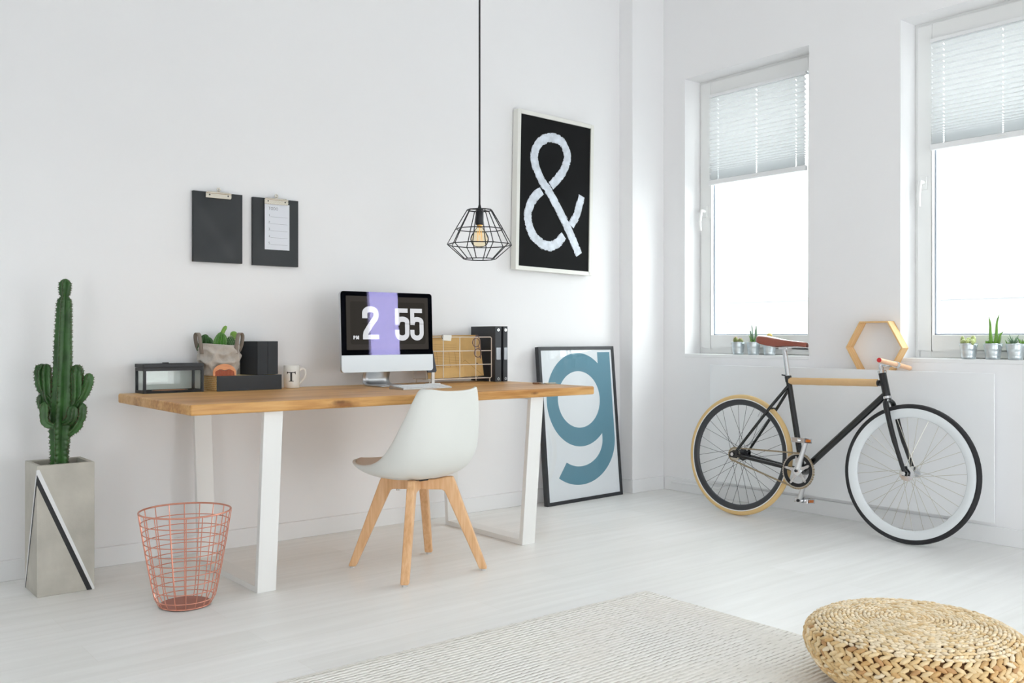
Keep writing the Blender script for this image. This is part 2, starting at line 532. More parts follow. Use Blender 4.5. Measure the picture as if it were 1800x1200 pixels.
# world outside: pale blocks far across the street
M_fac = mat('far_facade', (150, 151, 154), .9, var=(.3, .04))
g = MB().box(5.2, 260, -160, 200, -13, -12.8).build('ground', mat('street', (150, 150, 150), .9), smooth=False); struct(g)
def far_building(x, y0, y1, h, label):
    t = thing('building', label, 'building', (x, (y0 + y1) / 2, -12.8))
    W = y1 - y0
    MB().box(0, 12, -W / 2, W / 2, 0, h).build('facade', M_fac, t, smooth=False)
    MB().box(-.15, 12.1, -W / 2 - .1, W / 2 + .1, h, h + .25).build('parapet', M_fac, t, smooth=False)
    return t
far_building(60, 36, 47, 16.4, 'taller hazy pale block seen through the window behind the saddle')
far_building(66, 47.5, 80, 15.0, 'low hazy pale block on the left of the view behind the saddle')
far_building(64, 18, 33, 16.3, 'hazy pale block seen through the window above the small buckets by the right edge')

# ------------------------------------------------------------------ radiator and hexagon shelf
M_rad = mat('radiator_enamel', (240, 242, 244), .28, coat=.2)
t = thing('radiator', 'wide flat white panel radiator on the wall behind the bicycle', 'radiator', (WR, 2.02, 0))
MB().box(-.075, -.066, 0, 1.70, .112, .822).build('front_panel', M_rad, t, bevel=.002, smooth=False)
MB().box(-.066, -.012, .03, 1.67, .13, .797).build('convector', M_rad, t, smooth=False)
for yy in (.3, 1.4): MB().box(-.03, -.001, yy - .03, yy + .03, .25, .7).build('wall_bracket', M_rad, t, smooth=False)
b = MB(); b.tube([(-.04, 1.60, .14), (-.04, 1.60, .10), (-.04, 1.66, .065), (-.03, 2.05, .06)], .008, 8)
b.build('pipe', M_trim, t)

hx = thing('hexagon_shelf', 'light wood hexagon frame shelf standing on the white radiator between windows', 'shelf', (WR - .0645, 2.643, .9375))
def hexpts(R): return [(R * cos(pi / 3 * k), R * sin(pi / 3 * k)) for k in range(6)]
ho, hi = hexpts(.161), hexpts(.1515)
for k in range(6):
    a, c = ho[k], ho[(k + 1) % 6]; d, e = hi[(k + 1) % 6], hi[k]
    mid = ((a[0] + c[0]) / 2, (a[1] + c[1]) / 2)
    ang = atan2(c[1] - a[1], c[0] - a[0])
    o = MB()
    Mi = Matrix.Rotation(-ang, 2)
    loc2 = [Mi @ Vector((p[0] - mid[0], p[1] - mid[1])) for p in (a, c, d, e)]
    o.prism([(v.x, v.y) for v in loc2], frame_mat((0, 0, 0), (1, 0, 0), (0, 1, 0), (0, 0, 1)), .062)
    ob = o.build('side_board', M_birch, hx, smooth=False, bevel=.0008)
    # local x (along board) -> world y/z plane, local z -> +x
    ob.matrix_local = frame_mat((0, mid[0], mid[1]), (0, cos(ang), sin(ang)), (0, -sin(ang), cos(ang)), (1, 0, 0))

# ------------------------------------------------------------------ small buckets with succulents
M_zinc = mat('galvanised_zinc', (215, 224, 228), .32, metal=.85, var=(30, .12))
def green(name, c, a=.25): return mat(name, c, .55, var=(60, a), bump=(120, .4, .002))
M_gr = green('fresh_green', (112, 160, 62)); M_dgr = green('deep_green', (72, 116, 62)); M_ygr = green('pale_green', (176, 190, 120)); M_pink = green('pinkish_spines', (206, 160, 132)); M_wh = green('white_bloom', (232, 234, 214)); M_grey = green('grey_green', (120, 150, 122))

def spiky_ball(b, c, r, h, mi, ms, rows=6, n=9, sp=.004):
    c = Vector(c)
    b.ball(c + Vector((0, 0, h / 2)), 1, 10, 8, mi, (r, r, h / 2))
    for i in range(1, rows):
        a = pi * i / rows
        for k in range(n):
            p = 2 * pi * (k + .5 * (i % 2)) / n
            d = Vector((sin(a) * cos(p) * r, sin(a) * sin(p) * r, -cos(a) * h / 2))
            nn = Vector((d.x / r, d.y / r, d.z / (h / 2))).normalized()
            q = c + Vector((0, 0, h / 2)) + d
            b.tube([q, q + nn * sp], [.0011, .0002], 4, mi=ms)

def leaf_mesh(b, base, tip, w, mi, bend=.0):
    base, tip = Vector(base), Vector(tip); ax = (tip - base); l = ax.length
    pts = []; rad = []
    for i in range(7):
        t_ = i / 6
        pts.append(base + ax * t_ + Vector((0, 0, bend * l * sin(pi * t_))))
        rad.append(w * (.75 + .5 * t_ if t_ < .3 else (1 - t_) ** .8 * 1.15 + .02))
    b.tube(pts, rad, 6, mi=mi, flat=.55)

def bucket(y, label, plant, x=4.687):
    t = thing('succulent_bucket', label, 'potted plant', (x, y, WZ0), 0, 'zinc buckets on the window sills')
    b = MB(); prof = [(.030, 0), (.0315, .002), (.036, .036), (.0368, .046), (.0382, .048), (.0385, .052), (.041, .074), (.0435, .0755), (.0435, .078), (.040, .077), (.036, .05), (.033, .01), (0, .008)]
    b.lathe(prof, 32); b.build('bucket', M_zinc, t)
    MB().lathe([(0, .066), (.038, .066)], 24, caps=False).build('soil', M_soil, t)
    for sg in (-1, 1):
        MB().obox((0, sg * .0415, .068), (.014, .004, .014)).build('ear', M_zinc, t, bevel=.0015)
    b = MB(); b.tube([(0.0, .042 * cos(a), .070 + 0 * a) if False else (-.043 * sin(a), .043 * cos(a), .070 + .004 * sin(a)) for a in [pi * i / 14 for i in range(15)]], .0012, 6)
    b.build('wire_handle', M_zinc, t)
    plant(t)
    return t

def p_twin(t):
    for (dx, dy, r, h, tilt) in ((0, .018, .016, .048, -.0), (-.004, -.020, .018, .040, 0)):
        b = MB(); spiky_ball(b, (dx, dy, .06), r, h, 0, 1, 8, 11, .005); o = b.build('cactus', [M_gr if False else green('olive_green', (126, 140, 84)), M_pink], t)
    b = MB(); spiky_ball(b, (-.02, .028, .060), .008, .016, 0, 1, 4, 7, .004); b.build('cactus', [M_ygr, M_pink], t)

def aloe_spikes(t, spec, m, spines=True):
    for (dx, dy, tx, ty, h, w) in spec:
        b = MB(); pts = smooth_path([(dx, dy, .062), (dx + tx * .25, dy + ty * .3, .062 + h * .4), (dx + tx * .6, dy + ty * .45, .062 + h * .75), (dx + tx, dy + ty, .062 + h)], 8)
        n = len(pts); rad = [w * (1 - (i / (n - 1))) ** .75 + .0006 for i in range(n)]
        b.tube(pts, rad, 7)
        if spines:
            for i in range(2, n - 4, 1):
                for sg in (-1, 1):
                    p = pts[i]; b.tube([p + Vector((0, sg * rad[i] * .7, 0)), p + Vector((-.002, sg * (rad[i] + .006), .004))], [.0012, .0003], 4)
        b.build('stem', m, t)

def p_aloe_low(t):
    aloe_spikes(t, [(0, .016, 0, .008, .09, .006), (.006, .008, 0, .012, .125, .004), (0, -.014, 0, -.002, .10, .006), (.008, -.018, .0, .006, .122, .004)], M_grey)
    for k in range(14):
        a = 2 * pi * k / 14; r = .012 + .008 * (k % 2)
        b = MB(); leaf_mesh(b, (r * .4 * cos(a), r * .4 * sin(a), .064), (r * 1.5 * cos(a), r * 1.5 * sin(a), .10 + .012 * (k % 3)), .006, 0, .1); b.build('leaf', M_gr if k % 2 else M_dgr, t)
    b = MB(); spiky_ball(b, (-.030, .004, .062), .010, .018, 0, 1, 5, 8, .003); b.build('cactus', [M_ygr, M_wh], t)

def p_ball(t):
    b = MB(); spiky_ball(b, (0, .0, .062), .014, .05, 0, 1, 7, 10, .003); b.build('cactus', [M_gr, M_wh], t)
    b = MB(); spiky_ball(b, (0, .0, .104), .017, .026, 0, 1, 6, 11, .003); b.build('grafted_cap', [mat('yellow_cactus', (222, 196, 110), .6), M_wh], t)
    b = MB(); spiky_ball(b, (-.006, .026, .062), .011, .034, 0, 1, 6, 9, .003); b.build('cactus', [M_grey, M_wh], t)

def p_bloom(t):
    b = MB(); spiky_ball(b, (0, .030, .062), .011, .052, 0, 1, 8, 9, .003); b.build('cactus', [M_ygr, M_wh], t)
    for (dx, dy, r, h) in ((-.018, .014, .012, .026), (-.022, -.006, .013, .026), (-.006, -.004, .013, .034), (-.012, -.024, .013, .028), (.006, -.020, .012, .042), (.008, .008, .012, .03), (-.024, -.030, .009, .024)):
        b = MB(); spiky_ball(b, (dx, dy, .068), r * 1.12, h * 1.15, 0, 1, 6, 9, .004); b.build('cactus', [M_ygr, M_wh], t)

def p_aloe_tall(t):
    aloe_spikes(t, [(0, .008, 0, .012, .148, .009), (0, -.010, 0, -.020, .158, .009), (.004, -.018, 0, -.030, .075, .007), (-.008, .020, 0, .006, .028, .006), (-.012, .0, 0, .002, .026, .006)], M_gr)

def p_rosette(t):
    for (cx, cy, n, l) in ((-.008, .006, 11, .046), (.0, -.030, 7, .036), (0, .034, 5, .026)):
        for k in range(n):
            a = 2 * pi * k / n; up = .75 + .5 * ((k * 7) % 3) / 2
            b = MB(); leaf_mesh(b, (cx, cy, .064), (cx + l * .6 * cos(a), cy + l * .6 * sin(a), .064 + l * up), .0068, 0, .08); b.build('leaf', M_grey if cy == .006 else M_gr, t)

bucket(3.600, 'zinc bucket with two stubby pinkish cacti, furthest from the saddle', p_twin)
bucket(3.487, 'zinc bucket with thin green spiky stems, between two buckets on one sill', p_aloe_low)
bucket(3.372, 'zinc bucket with yellow-topped round cactus, partly hidden by the bicycle saddle', p_ball)
bucket(2.198, 'zinc bucket with pale white-blooming cacti, nearest the hexagon shelf', p_bloom)
bucket(2.080, 'zinc bucket with tall bright green aloe stems beside the pale cacti', p_aloe_tall)
bucket(1.975, 'zinc bucket with grey-green pointed rosettes at the right picture edge', p_rosette)

# ------------------------------------------------------------------ desk
DZ = .75
M_oak = wood('oiled_oak', [(176, 122, 64), (208, 158, 96), (224, 182, 124)], 'X', 1.0, .38, ('Y', .11, .16))
t = thing('desk', 'long oak desk with white steel trapezoid legs along the wall', 'desk', (2.23, 3.795, 0))
b = MB(); b.box(-1.008, 1.008, -.435, .435, DZ - .04, DZ)
# darker knots on the front edge
def knot_material():
    m = M_oak.copy(); m.name = 'oiled_oak_with_knots'
    nt = m.node_tree; p = nt.nodes['Principled BSDF']; L = nt.links.new
    src = p.inputs['Base Color'].links[0].from_socket
    tc = nt.nodes.new('ShaderNodeTexCoord')
    last = src
    for (kx, ky, kz, rx, ry, rz, col) in ((-.40, -.435, .733, .045, .05, .011, (74, 42, 22)), (-.385, -.435, .722, .07, .06, .02, (132, 82, 40)), (.62, -.435, .73, .03, .04, .008, (120, 76, 38)), (-.72, -.1, .75, .05, .012, .02, (140, 92, 48)), (-.1, .1, .75, .09, .012, .02, (150, 100, 56))):
        v = nt.nodes.new('ShaderNodeVectorMath'); v.operation = 'SUBTRACT'; v.inputs[1].default_value = (kx, ky, kz); L(tc.outputs['Object'], v.inputs[0])
        d = nt.nodes.new('ShaderNodeVectorMath'); d.operation = 'DIVIDE'; d.inputs[1].default_value = (rx, ry, rz); L(v.outputs[0], d.inputs[0])
        n = nt.nodes.new('ShaderNodeTexNoise'); n.inputs['Scale'].default_value = 30; L(tc.outputs['Object'], n.inputs['Vector'])
        ln = nt.nodes.new('ShaderNodeVectorMath'); ln.operation = 'LENGTH'; L(d.outputs[0], ln.inputs[0])
        ad = nt.nodes.new('ShaderNodeMath'); ad.operation = 'ADD'; L(ln.outputs['Value'], ad.inputs[0]); L(n.outputs['Fac'], ad.inputs[1])
        mr = nt.nodes.new('ShaderNodeMapRange'); mr.inputs['From Min'].default_value = .7; mr.inputs['From Max'].default_value = 1.6; mr.inputs['To Min'].default_value = .85; mr.inputs['To Max'].default_value = 0
        L(ad.outputs[0], mr.inputs['Value'])
        mx = nt.nodes.new('ShaderNodeMix'); mx.data_type = 'RGBA'; L(mr.outputs[0], mx.inputs['Factor']); L(last, mx.inputs[6]); mx.inputs[7].default_value = srgb(*col)
        last = mx.outputs[2]
    L(last, p.inputs['Base Color'])
    return m
b.build('tabletop', knot_material(), t, bevel=.007, smooth=False)
for x0 in (1.515, 2.848):
    lx0, lx1 = x0 - 2.23, x0 + .078 - 2.23
    fb, bb, ft, bt = 3.45 - 3.795, 4.09 - 3.795, 3.385 - 3.795, 4.15 - 3.795
    zt = DZ - .0405; th = .025
    outer = [(fb, 0), (bb, 0), (bt, zt), (ft, zt)]
    inner = [(fb + th, .024), (bb - th, .024), (bt - th * 1.02, zt - .01), (ft + th * 1.02, zt - .01)]
    o = MB(); v = []
    for X in (lx0, lx1):
        v += [(X, y, z) for y, z in outer] + [(X, y, z) for y, z in inner]
    f = []
    for i in range(4):
        j = (i + 1) % 4
        f += [(i, j, 4 + j, 4 + i), (8 + i, 12 + i, 12 + j, 8 + j), (i, 8 + i, 8 + j, j), (4 + i, 4 + j, 12 + j, 12 + i)]
    o.add(v, f); o.build('leg_frame', M_white_metal, t, bevel=.002, smooth=False)

# ------------------------------------------------------------------ chair
M_shell = mat('white_plastic_shell', (226, 228, 224), .42)
M_cushion = mat('beige_leatherette', (222, 212, 202), .5, bump=(90, .15, .002))
t = thing('chair', 'white plastic shell chair with beech legs, pulled up to the desk', 'chair', (2.212, 3.385, 0), radians(1.5))
# centre line (y, z, half width) and edge line (y, z) from the back's top to the seat's lip
CL = [(-.276, .776, .134), (-.268, .74, .154), (-.262, .66, .176), (-.250, .58, .196), (-.226, .505, .212), (-.17, .440, .222), (-.09, .404, .228), (.0, .394, .231), (.09, .400, .229), (.17, .420, .216), (.222, .440, .188), (.243, .452, .143)]
EL = [(-.222, .806), (-.205, .760), (-.174, .688), (-.138, .614), (-.100, .55), (-.055, .502), (-.005, .474), (.055, .460), (.115, .456), (.175, .459), (.218, .463), (.242, .463)]
def shell_pt(u, v, lift=0):
    """u -1..1 across, v 0..1 from back top to seat lip"""
    fi = v * (len(CL) - 1); i = min(int(fi), len(CL) - 2); k = fi - i
    def cr(a, c):
        p0 = a[max(i - 1, 0)][c]; p1 = a[i][c]; p2 = a[i + 1][c]; p3 = a[min(i + 2, len(a) - 1)][c]
        return .5 * (2 * p1 + (p2 - p0) * k + (2 * p0 - 5 * p1 + 4 * p2 - p3) * k * k + (3 * p1 - p0 - 3 * p2 + p3) * k ** 3)
    cy, cz, hw = cr(CL, 0), cr(CL, 1), cr(CL, 2); ey, ez = cr(EL, 0), cr(EL, 1)
    s_ = abs(u) ** 2.3
    x = hw * (sin(u * pi / 2 * .93) / sin(pi / 2 * .93)) * (1 - .03 * (abs(u) ** 4))
    p = Vector((x, cy + (ey - cy) * s_, cz + (ez - cz) * s_))
    return p
rows = []
NU, NV = 28, 44
for j in range(NV + 1): rows.append([shell_pt(-1 + 2 * i / NU, j / NV) for i in range(NU + 1)])
# round the corners of the back's top and the lip by pulling the outline
for j in (0, 1, 2, NV, NV - 1, NV - 2):
    q = {0: 1, 1: .55, 2: .25}.get(j if j < 5 else NV - j)
    for i in range(NU + 1):
        u = abs(-1 + 2 * i / NU)
        d = q * max(0, u - .55) ** 2 * (.14 if j < 5 else .16)
        p = rows[j][i]
        if j < 5: p.z -= d; p.y += .0 
        else: p.y -= d
sh = MB().grid(rows).build('seat_shell', M_shell, t, smooth=True, ang=180)
md = sh.modifiers.new('solid', 'SOLIDIFY'); md.thickness = .012; md.offset = 0
md = sh.modifiers.new('sub', 'SUBSURF'); md.levels = 1; md.render_levels = 1
# thin upholstered pad lying in the shell
rows2 = []
for j in range(21):
    v = .47 + .5 * j / 20
    row = []
    for i in range(21):
        u = -.86 + 1.72 * i / 20
        e = 1e-3
        p = shell_pt(u, v); n = (shell_pt(u + e, v) - p).cross(shell_pt(u, min(v + e, 1)) - p)
        n = n.normalized() if n.length > 0 else Vector((0, 0, 1))
        if n.z < 0: n = -n
        edge = min(1, (1 - abs(u) / .86) * 5, (j / 20) * 6 + .0, (1 - j / 20) * 6)
        row.append(p + n * (.0065 + .022 * max(0, edge) ** .5))
    rows2.append(row)
MB().grid(rows2).build('seat_pad', M_cushion, t, smooth=True, ang=180)
for k in range(4):
    a = pi / 4 + k * pi / 2
    Mx = frame_mat((0, 0, 0), (cos(a), sin(a), 0), (0, 0, 1), (sin(a), -cos(a), 0)) @ Matrix.Translation((0, 0, -.017))
    poly = [(.001, .386), (.07, .388), (.128, .400), (.153, .400), (.163, .378), (.300, .008), (.268, .008), (.118, .338), (.105, .344), (.001, .344)]
    MB().prism(poly, Mx, .034).build('leg', M_beech, t, bevel=.006, smooth=False)
    g = MB().lathe([(.0, 0), (.011, 0), (.011, .008), (0, .008)], 12, Matrix.Translation((.284 * cos(a), .284 * sin(a), 0)))
    g.build('foot_glide', mat('clear_plastic_glide', (210, 212, 214), .3), t)
for sx in (-1, 1):
    MB().lathe([(0, .336), (.008, .336), (.008, .344)], 12, Matrix.Translation((sx * .06, 0.06, 0))).build('bolt', M_chrome, t)
MB().box(-.045, .045, -.045, .045, .383, .388).build('mounting_plate', M_black_metal, t, smooth=False)

# ------------------------------------------------------------------ computer
M_bezel = None
def screen_glass():
    """black front glass with the violet sheen of an anti-reflection coating"""
    m = bpy.data.materials.new('coated_black_glass'); m.use_nodes = True
    nt = m.node_tree; p = nt.nodes['Principled BSDF']; out = nt.nodes['Material Output']
    p.inputs['Base Color'].default_value = srgb(12, 14, 17); p.inputs['Roughness'].default_value = .4; p.inputs['Specular IOR Level'].default_value = 0
    return m
def coat_glass():
    m = bpy.data.materials.new('anti_reflection_coating'); m.use_nodes = True
    nt = m.node_tree; nt.nodes.remove(nt.nodes['Principled BSDF']); out = nt.nodes['Material Output']
    tr = nt.nodes.new('ShaderNodeBsdfTransparent')
    gl = nt.nodes.new('ShaderNodeBsdfGlossy'); gl.inputs['Color'].default_value = srgb(184, 172, 232); gl.inputs['Roughness'].default_value = .02
    mx = nt.nodes.new('ShaderNodeMixShader')
    nt.links.new(schlick(nt, .066), mx.inputs['Fac']); nt.links.new(tr.outputs[0], mx.inputs[1]); nt.links.new(gl.outputs[0], mx.inputs[2]); nt.links.new(mx.outputs[0], out.inputs['Surface'])
    return m
CW, CH = .534, .392
t = thing('computer', 'silver all-in-one desktop computer showing a flip clock on the desk', 'computer', (2.442, 4.0, DZ), radians(1.6))
TILT = Matrix.Translation((0, 0, .25)) @ Matrix.Rotation(radians(-2.2), 4, 'X') @ Matrix.Translation((0, 0, -.25))
before = set(bpy.data.objects)
M_panelgrey = mat('display_background', (8, 8, 8), .5, spec=0, emit=((70, 66, 61), .6))
def rrect(w, h, r, n=6, corners=(1, 1, 1, 1)):
    pts = []
    for k, (sx, sy) in enumerate(((1, 1), (-1, 1), (-1, -1), (1, -1))):
        rr = r if corners[k] else .0005
        for i in range(n + 1):
            a = radians(90 * k + 90 * i / n); pts.append((sx * (w / 2 - rr) + rr * cos(a), sy * (h / 2 - rr) + rr * sin(a)))
    return pts
z0 = .073; chin = .083; gl_h = CH - chin
body = thing_body = MB(); body.prism(rrect(CW, CH, .016), Matrix.Translation((0, 0, z0 + CH / 2)) @ XZ @ Matrix.Translation((0, 0, -.016)), .0155)
# bulging back
rows = []
for k, s_ in ((0, 1), (1, .8), (2, .5), (3, .2)):
    rows.append([(x * s_, [.016, .026, .036, .040][k], z0 + CH / 2 + y * s_) for x, y in rrect(CW, CH, .016)])
body.grid(rows, closed=True)
hull = body.build('housing', M_alu, t)
zc = z0 + chin + gl_h / 2
front = MB().prism(rrect(CW - .001, gl_h, .015, 6, (1, 1, 0, 0)), Matrix.Translation((0, 0, zc)) @ XZ, .0012).build('front_glass', screen_glass(), t, smooth=False)
Fm = Matrix.Translation((0, 0, zc)) @ XZ
# u,v of the lit panel: 0..1 across the glass, v measured downwards
def S(u, v): return ((u - .5) * CW, (.5 - v) * gl_h)
pw = (S(.951, 0)[0] - S(.054, 0)[0]); ph = gl_h * .845
cxp = (S(.951, 0)[0] + S(.054, 0)[0]) / 2
panel = MB().prism(rrect(pw, ph, .002), Fm @ Matrix.Translation((cxp, .002, .0012)), .0004).build('display', M_panelgrey, t, smooth=False)
M_card = mat('clock_card', (7, 7, 7), .5, spec=0, emit=((60, 57, 52), .6)); M_cardline = mat('clock_card_edge', (50, 50, 48), .5, spec=0, emit=((92, 90, 84), .55))
for (u0, u1) in ((.095, .475), (.515, .915)):
    w = (u1 - u0) * CW; cx_ = S((u0 + u1) / 2, 0)[0]
    MB().prism(rrect(w, ph * .8, .012), Fm @ Matrix.Translation((cx_, .002, .0016)), .0002).build('clock_card', M_card, t, smooth=False)
M_digit = mat('clock_digit', (16, 16, 16), .5, spec=0, emit=((226, 228, 231), .74))
def digit(kind, u0, u1, v0, v1):
    x0, y1 = S(u0, v0); x1, y0 = S(u1, v1)
    w, h = x1 - x0, y1 - y0
    b = MB()
    Md = Fm @ Matrix.Translation((x0, y0, .0018)); tk = .0003
    def P(p): return (p[0] * w, p[1] * h)
    def band(path, sw):
        # stroke width sw across, in units of the digit's width
        q = [P(p) for p in path]; Lf, Rt = offset_path(q, sw * w); b.strip(Lf, Rt, Md, tk)
    def poly(ps): b.prism([P(p) for p in ps], Md, tk)
    if kind == '2':
        band([(.16, .645), (.16, .80)] + arc(.5, .80, .34, .125, 180, 0, 16) + [(.84, .76)] + arc(.44, .74, .40, .2, 0, -42, 6) + [(.52, .455), (.32, .29), (.21, .20), (.19, .12), (.19, .07)], .31)
        poly([(.03, 0), (1, 0), (1, .145), (.03, .145)])
    else:
        poly([(.02, .865), (.90, .865), (.90, 1), (.02, 1)])
        poly([(.02, .485), (.31, .485), (.31, .9), (.02, .9)])
        band([(.17, .50), (.24, .60)] + arc(.52, .575, .33, .085, 150, 0, 12) + [(.85, .5), (.85, .24)] + arc(.5, .21, .345, .145, 0, -180, 16) + [(.155, .25), (.155, .325)], .30)
    ob = b.build('clock_digit', M_digit, t, smooth=False)
digit('2', .219, .396, .236, .752); digit('5', .571, .733, .252, .766); digit('5', .743, .896, .252, .766)
b = MB()
for (u0, u1) in ((.219, .40), (.565, .90)):
    x0, y = S(u0, .502); x1 = S(u1, .502)[0]
    b.prism([(x0, y - .0006), (x1, y - .0006), (x1, y + .0006), (x0, y + .0006)], Fm @ Matrix.Translation((0, 0, .0022)), .0002)
b.build('flap_gap', mat('flap_gap_black', (20, 20, 20), .6, spec=0), t, smooth=False)
# PM
x0, y0 = S(.125, .752); pm = MB(); hgt = gl_h * .058
def seg(pts, wd): 
    Lf, Rt = offset_path([(x0 + p[0] * hgt, y0 + p[1] * hgt) for p in pts], wd * hgt); pm.strip(Lf, Rt, Fm @ Matrix.Translation((0, 0, .0018)), .0003)
seg([(.12, 0), (.12, 1)], .30); seg([(.12, .88), (.42, .88), (.55, .8), (.58, .68), (.52, .55), (.4, .48), (.12, .48)], .22)
seg([(.95, 0), (.95, 1)], .28); seg([(1.0, .98), (1.25, .12)], .26); seg([(1.5, .98), (1.25, .12)], .26); seg([(1.55, 0), (1.55, 1)], .28)
pm.build('clock_letters', M_digit, t, smooth=False)
MB().prism(rrect(CW - .001, gl_h, .015, 6, (1, 1, 0, 0)), Fm @ Matrix.Translation((0, 0, .0030)), .0004).build('glass_coating', coat_glass(), t, smooth=False)
for o_ in set(bpy.data.objects) - before: o_.matrix_local = TILT
# bent sheet stand
prof = smooth_path([(.040, .22), (.080, .13), (.108, .065), (.116, .030), (.100, .008), (.04, .0045), (-.06, .003)], 6)
rows = []
for p in prof: rows.append([(x, p[0], p[1]) for x in (-.078, -.04, 0, .04, .078)])
MB().grid(rows).build('stand', M_alu, t, solid=.005, ang=60)

M_key = mat('white_keys', (236, 238, 240), .4)
t = thing('keyboard', 'slim white keyboard on the desk in front of the computer', 'keyboard', (2.325, 3.73, DZ), radians(2))
k = MB(); k.prism([(0, 0), (.118, 0), (.118, .016), (.105, .017), (0, .006)], frame_mat((0, -.05, 0), (0, 1, 0), (0, 0, 1), (1, 0, 0)), .28); k.build('keyboard_body', M_alu, t, bevel=.001, smooth=False)
for r in range(5):
    for c in range(13):
        y = -.044 + r * .019; x = .008 + c * .0205
        zz = .0065 + (y + .05) * .098
        if r == 0 and c in (5, 6, 7): continue
        MB().obox((x + .009, y + .008, zz + .001), (.0175, .0165, .003), Matrix.Rotation(.1, 3, 'X')).build('key', M_key, t, smooth=False)
MB().obox((.008 + 6.5 * .0205 - .0015, -.036, .009), (.06, .0165, .003), Matrix.Rotation(.1, 3, 'X')).build('space_bar', M_key, t, smooth=False)

# ------------------------------------------------------------------ things at the left of the desk
M_blackcard = mat('black_card', (42, 46, 51), .55, bump=(200, .1, .001))
t = thing('display_case', 'empty glass display case with black metal edges on desk corner', 'case', (1.300, 4.132, DZ))
LX, LY, LZ = .262, .118, .127
e = .011; b = MB()
for x in (0, LX - e):
    for y in (0, LY - e): b.box(x, x + e, y, y + e, 0, LZ - .016)
for z in (0, LZ - .030):
    hh = .011 if z == 0 else .014
    b.box(e, LX - e, 0, .004, z, z + hh); b.box(e, LX - e, LY - .004, LY, z, z + hh); b.box(0, .004, e, LY - e, z, z + hh); b.box(LX - .004, LX, e, LY - e, z, z + hh)
b.build('case_frame', M_black_metal, t, smooth=False, bevel=.0008)
gc = glass('case_glass', (250, 252, 251), .45)
for args in ((e, LX - e, .005, .007, .01, LZ - .03), (e, LX - e, LY - .007, LY - .005, .01, LZ - .03), (.005, .007, e, LY - e, .01, LZ - .03), (LX - .007, LX - .005, e, LY - e, .01, LZ - .03)):
    MB().box(*args).build('glass_pane', gc, t, smooth=False)
MB().box(.004, LX - .004, .004, LY - .004, .002, .0045).build('base_plate', M_black_metal, t, smooth=False)
b = MB(); zl = LZ - .0145
b.box(-.001, LX + .001, -.001, .010, zl, LZ); b.box(-.001, LX + .001, LY - .010, LY + .001, zl, LZ); b.box(-.001, .010, .010, LY - .010, zl, LZ); b.box(LX - .010, LX + .001, .010, LY - .010, zl, LZ)
lid = b.build('lid', M_black_metal, t, smooth=False, bevel=.0008)
MB().box(.011, LX - .011, .011, LY - .011, LZ - .005, LZ - .003).build('lid_pane', gc, lid, smooth=False)
MB().box(LX * .5 - .012, LX * .5 + .012, LY - .012, LY + .004, LZ + .0005, LZ + .004).build('hinge', M_black_metal, lid, smooth=False)
tray_c = mat('copper_sheet', (214, 150, 116), .3, metal=.9)
b = MB().lathe([(0, .0050), (.05, .0050), (.053, .010), (.051, .010), (.049, .0062), (0, .0062)], 32)
o = b.build('dish', tray_c, loc=(1.432, 4.190, DZ)); o.scale = (1.5, .8, 1)
tag(o, 'small copper-coloured oval dish lying inside the glass display case', 'dish')

def rattan():
    m = bpy.data.materials.new('woven_rattan'); m.use_nodes = True
    nt = m.node_tree; L = nt.links.new; p = nt.nodes['Principled BSDF']; p.inputs['Roughness'].default_value = .6
    tc = nt.nodes.new('ShaderNodeTexCoord'); mp = nt.nodes.new('ShaderNodeMapping'); mp.inputs['Rotation'].default_value = (0, pi / 2, pi / 2); L(tc.outputs['Object'], mp.inputs['Vector'])
    sep = nt.nodes.new('ShaderNodeSeparateXYZ'); L(tc.outputs['Object'], sep.inputs[0])
    cmb = nt.nodes.new('ShaderNodeCombineXYZ')
    sm = nt.nodes.new('ShaderNodeMath'); sm.operation = 'ADD'; L(sep.outputs['X'], sm.inputs[0]); L(sep.outputs['Y'], sm.inputs[1])
    L(sm.outputs[0], cmb.inputs['X']); L(sep.outputs['Z'], cmb.inputs['Y'])
    br = nt.nodes.new('ShaderNodeTexBrick'); br.inputs['Scale'].default_value = 1; br.inputs['Brick Width'].default_value = .0085; br.inputs['Row Height'].default_value = .0085; br.inputs['Mortar Size'].default_value = .0013
    br.inputs['Color1'].default_value = srgb(196, 138, 66); br.inputs['Color2'].default_value = srgb(222, 172, 96); br.inputs['Mortar'].default_value = srgb(240, 214, 160)
    L(cmb.outputs[0], br.inputs['Vector']); L(br.outputs['Color'], p.inputs['Base Color'])
    b = nt.nodes.new('ShaderNodeBump'); b.inputs['Strength'].default_value = .5; b.inputs['Distance'].default_value = .003; L(br.outputs['Fac'], b.inputs['Height']); L(b.outputs['Normal'], p.inputs['Normal'])
    return m
BX0, BX1, BY0, BY1, BZ = 1.612, 1.922, 4.103, 4.262, .068
t = thing('storage_box', 'low storage box with woven rattan side and charcoal front under fabric bag', 'box', (BX0, BY0, DZ))
MB().box(0, BX1 - BX0, .003, BY1 - BY0, 0, BZ).build('box_body', rattan(), t, smooth=False, bevel=.002)
MB().box(-.001, BX1 - BX0 + .001, 0, .004, 0, BZ + .001).build('front_panel', M_blackcard, t, smooth=False, bevel=.001)
TZ = DZ + BZ + .001

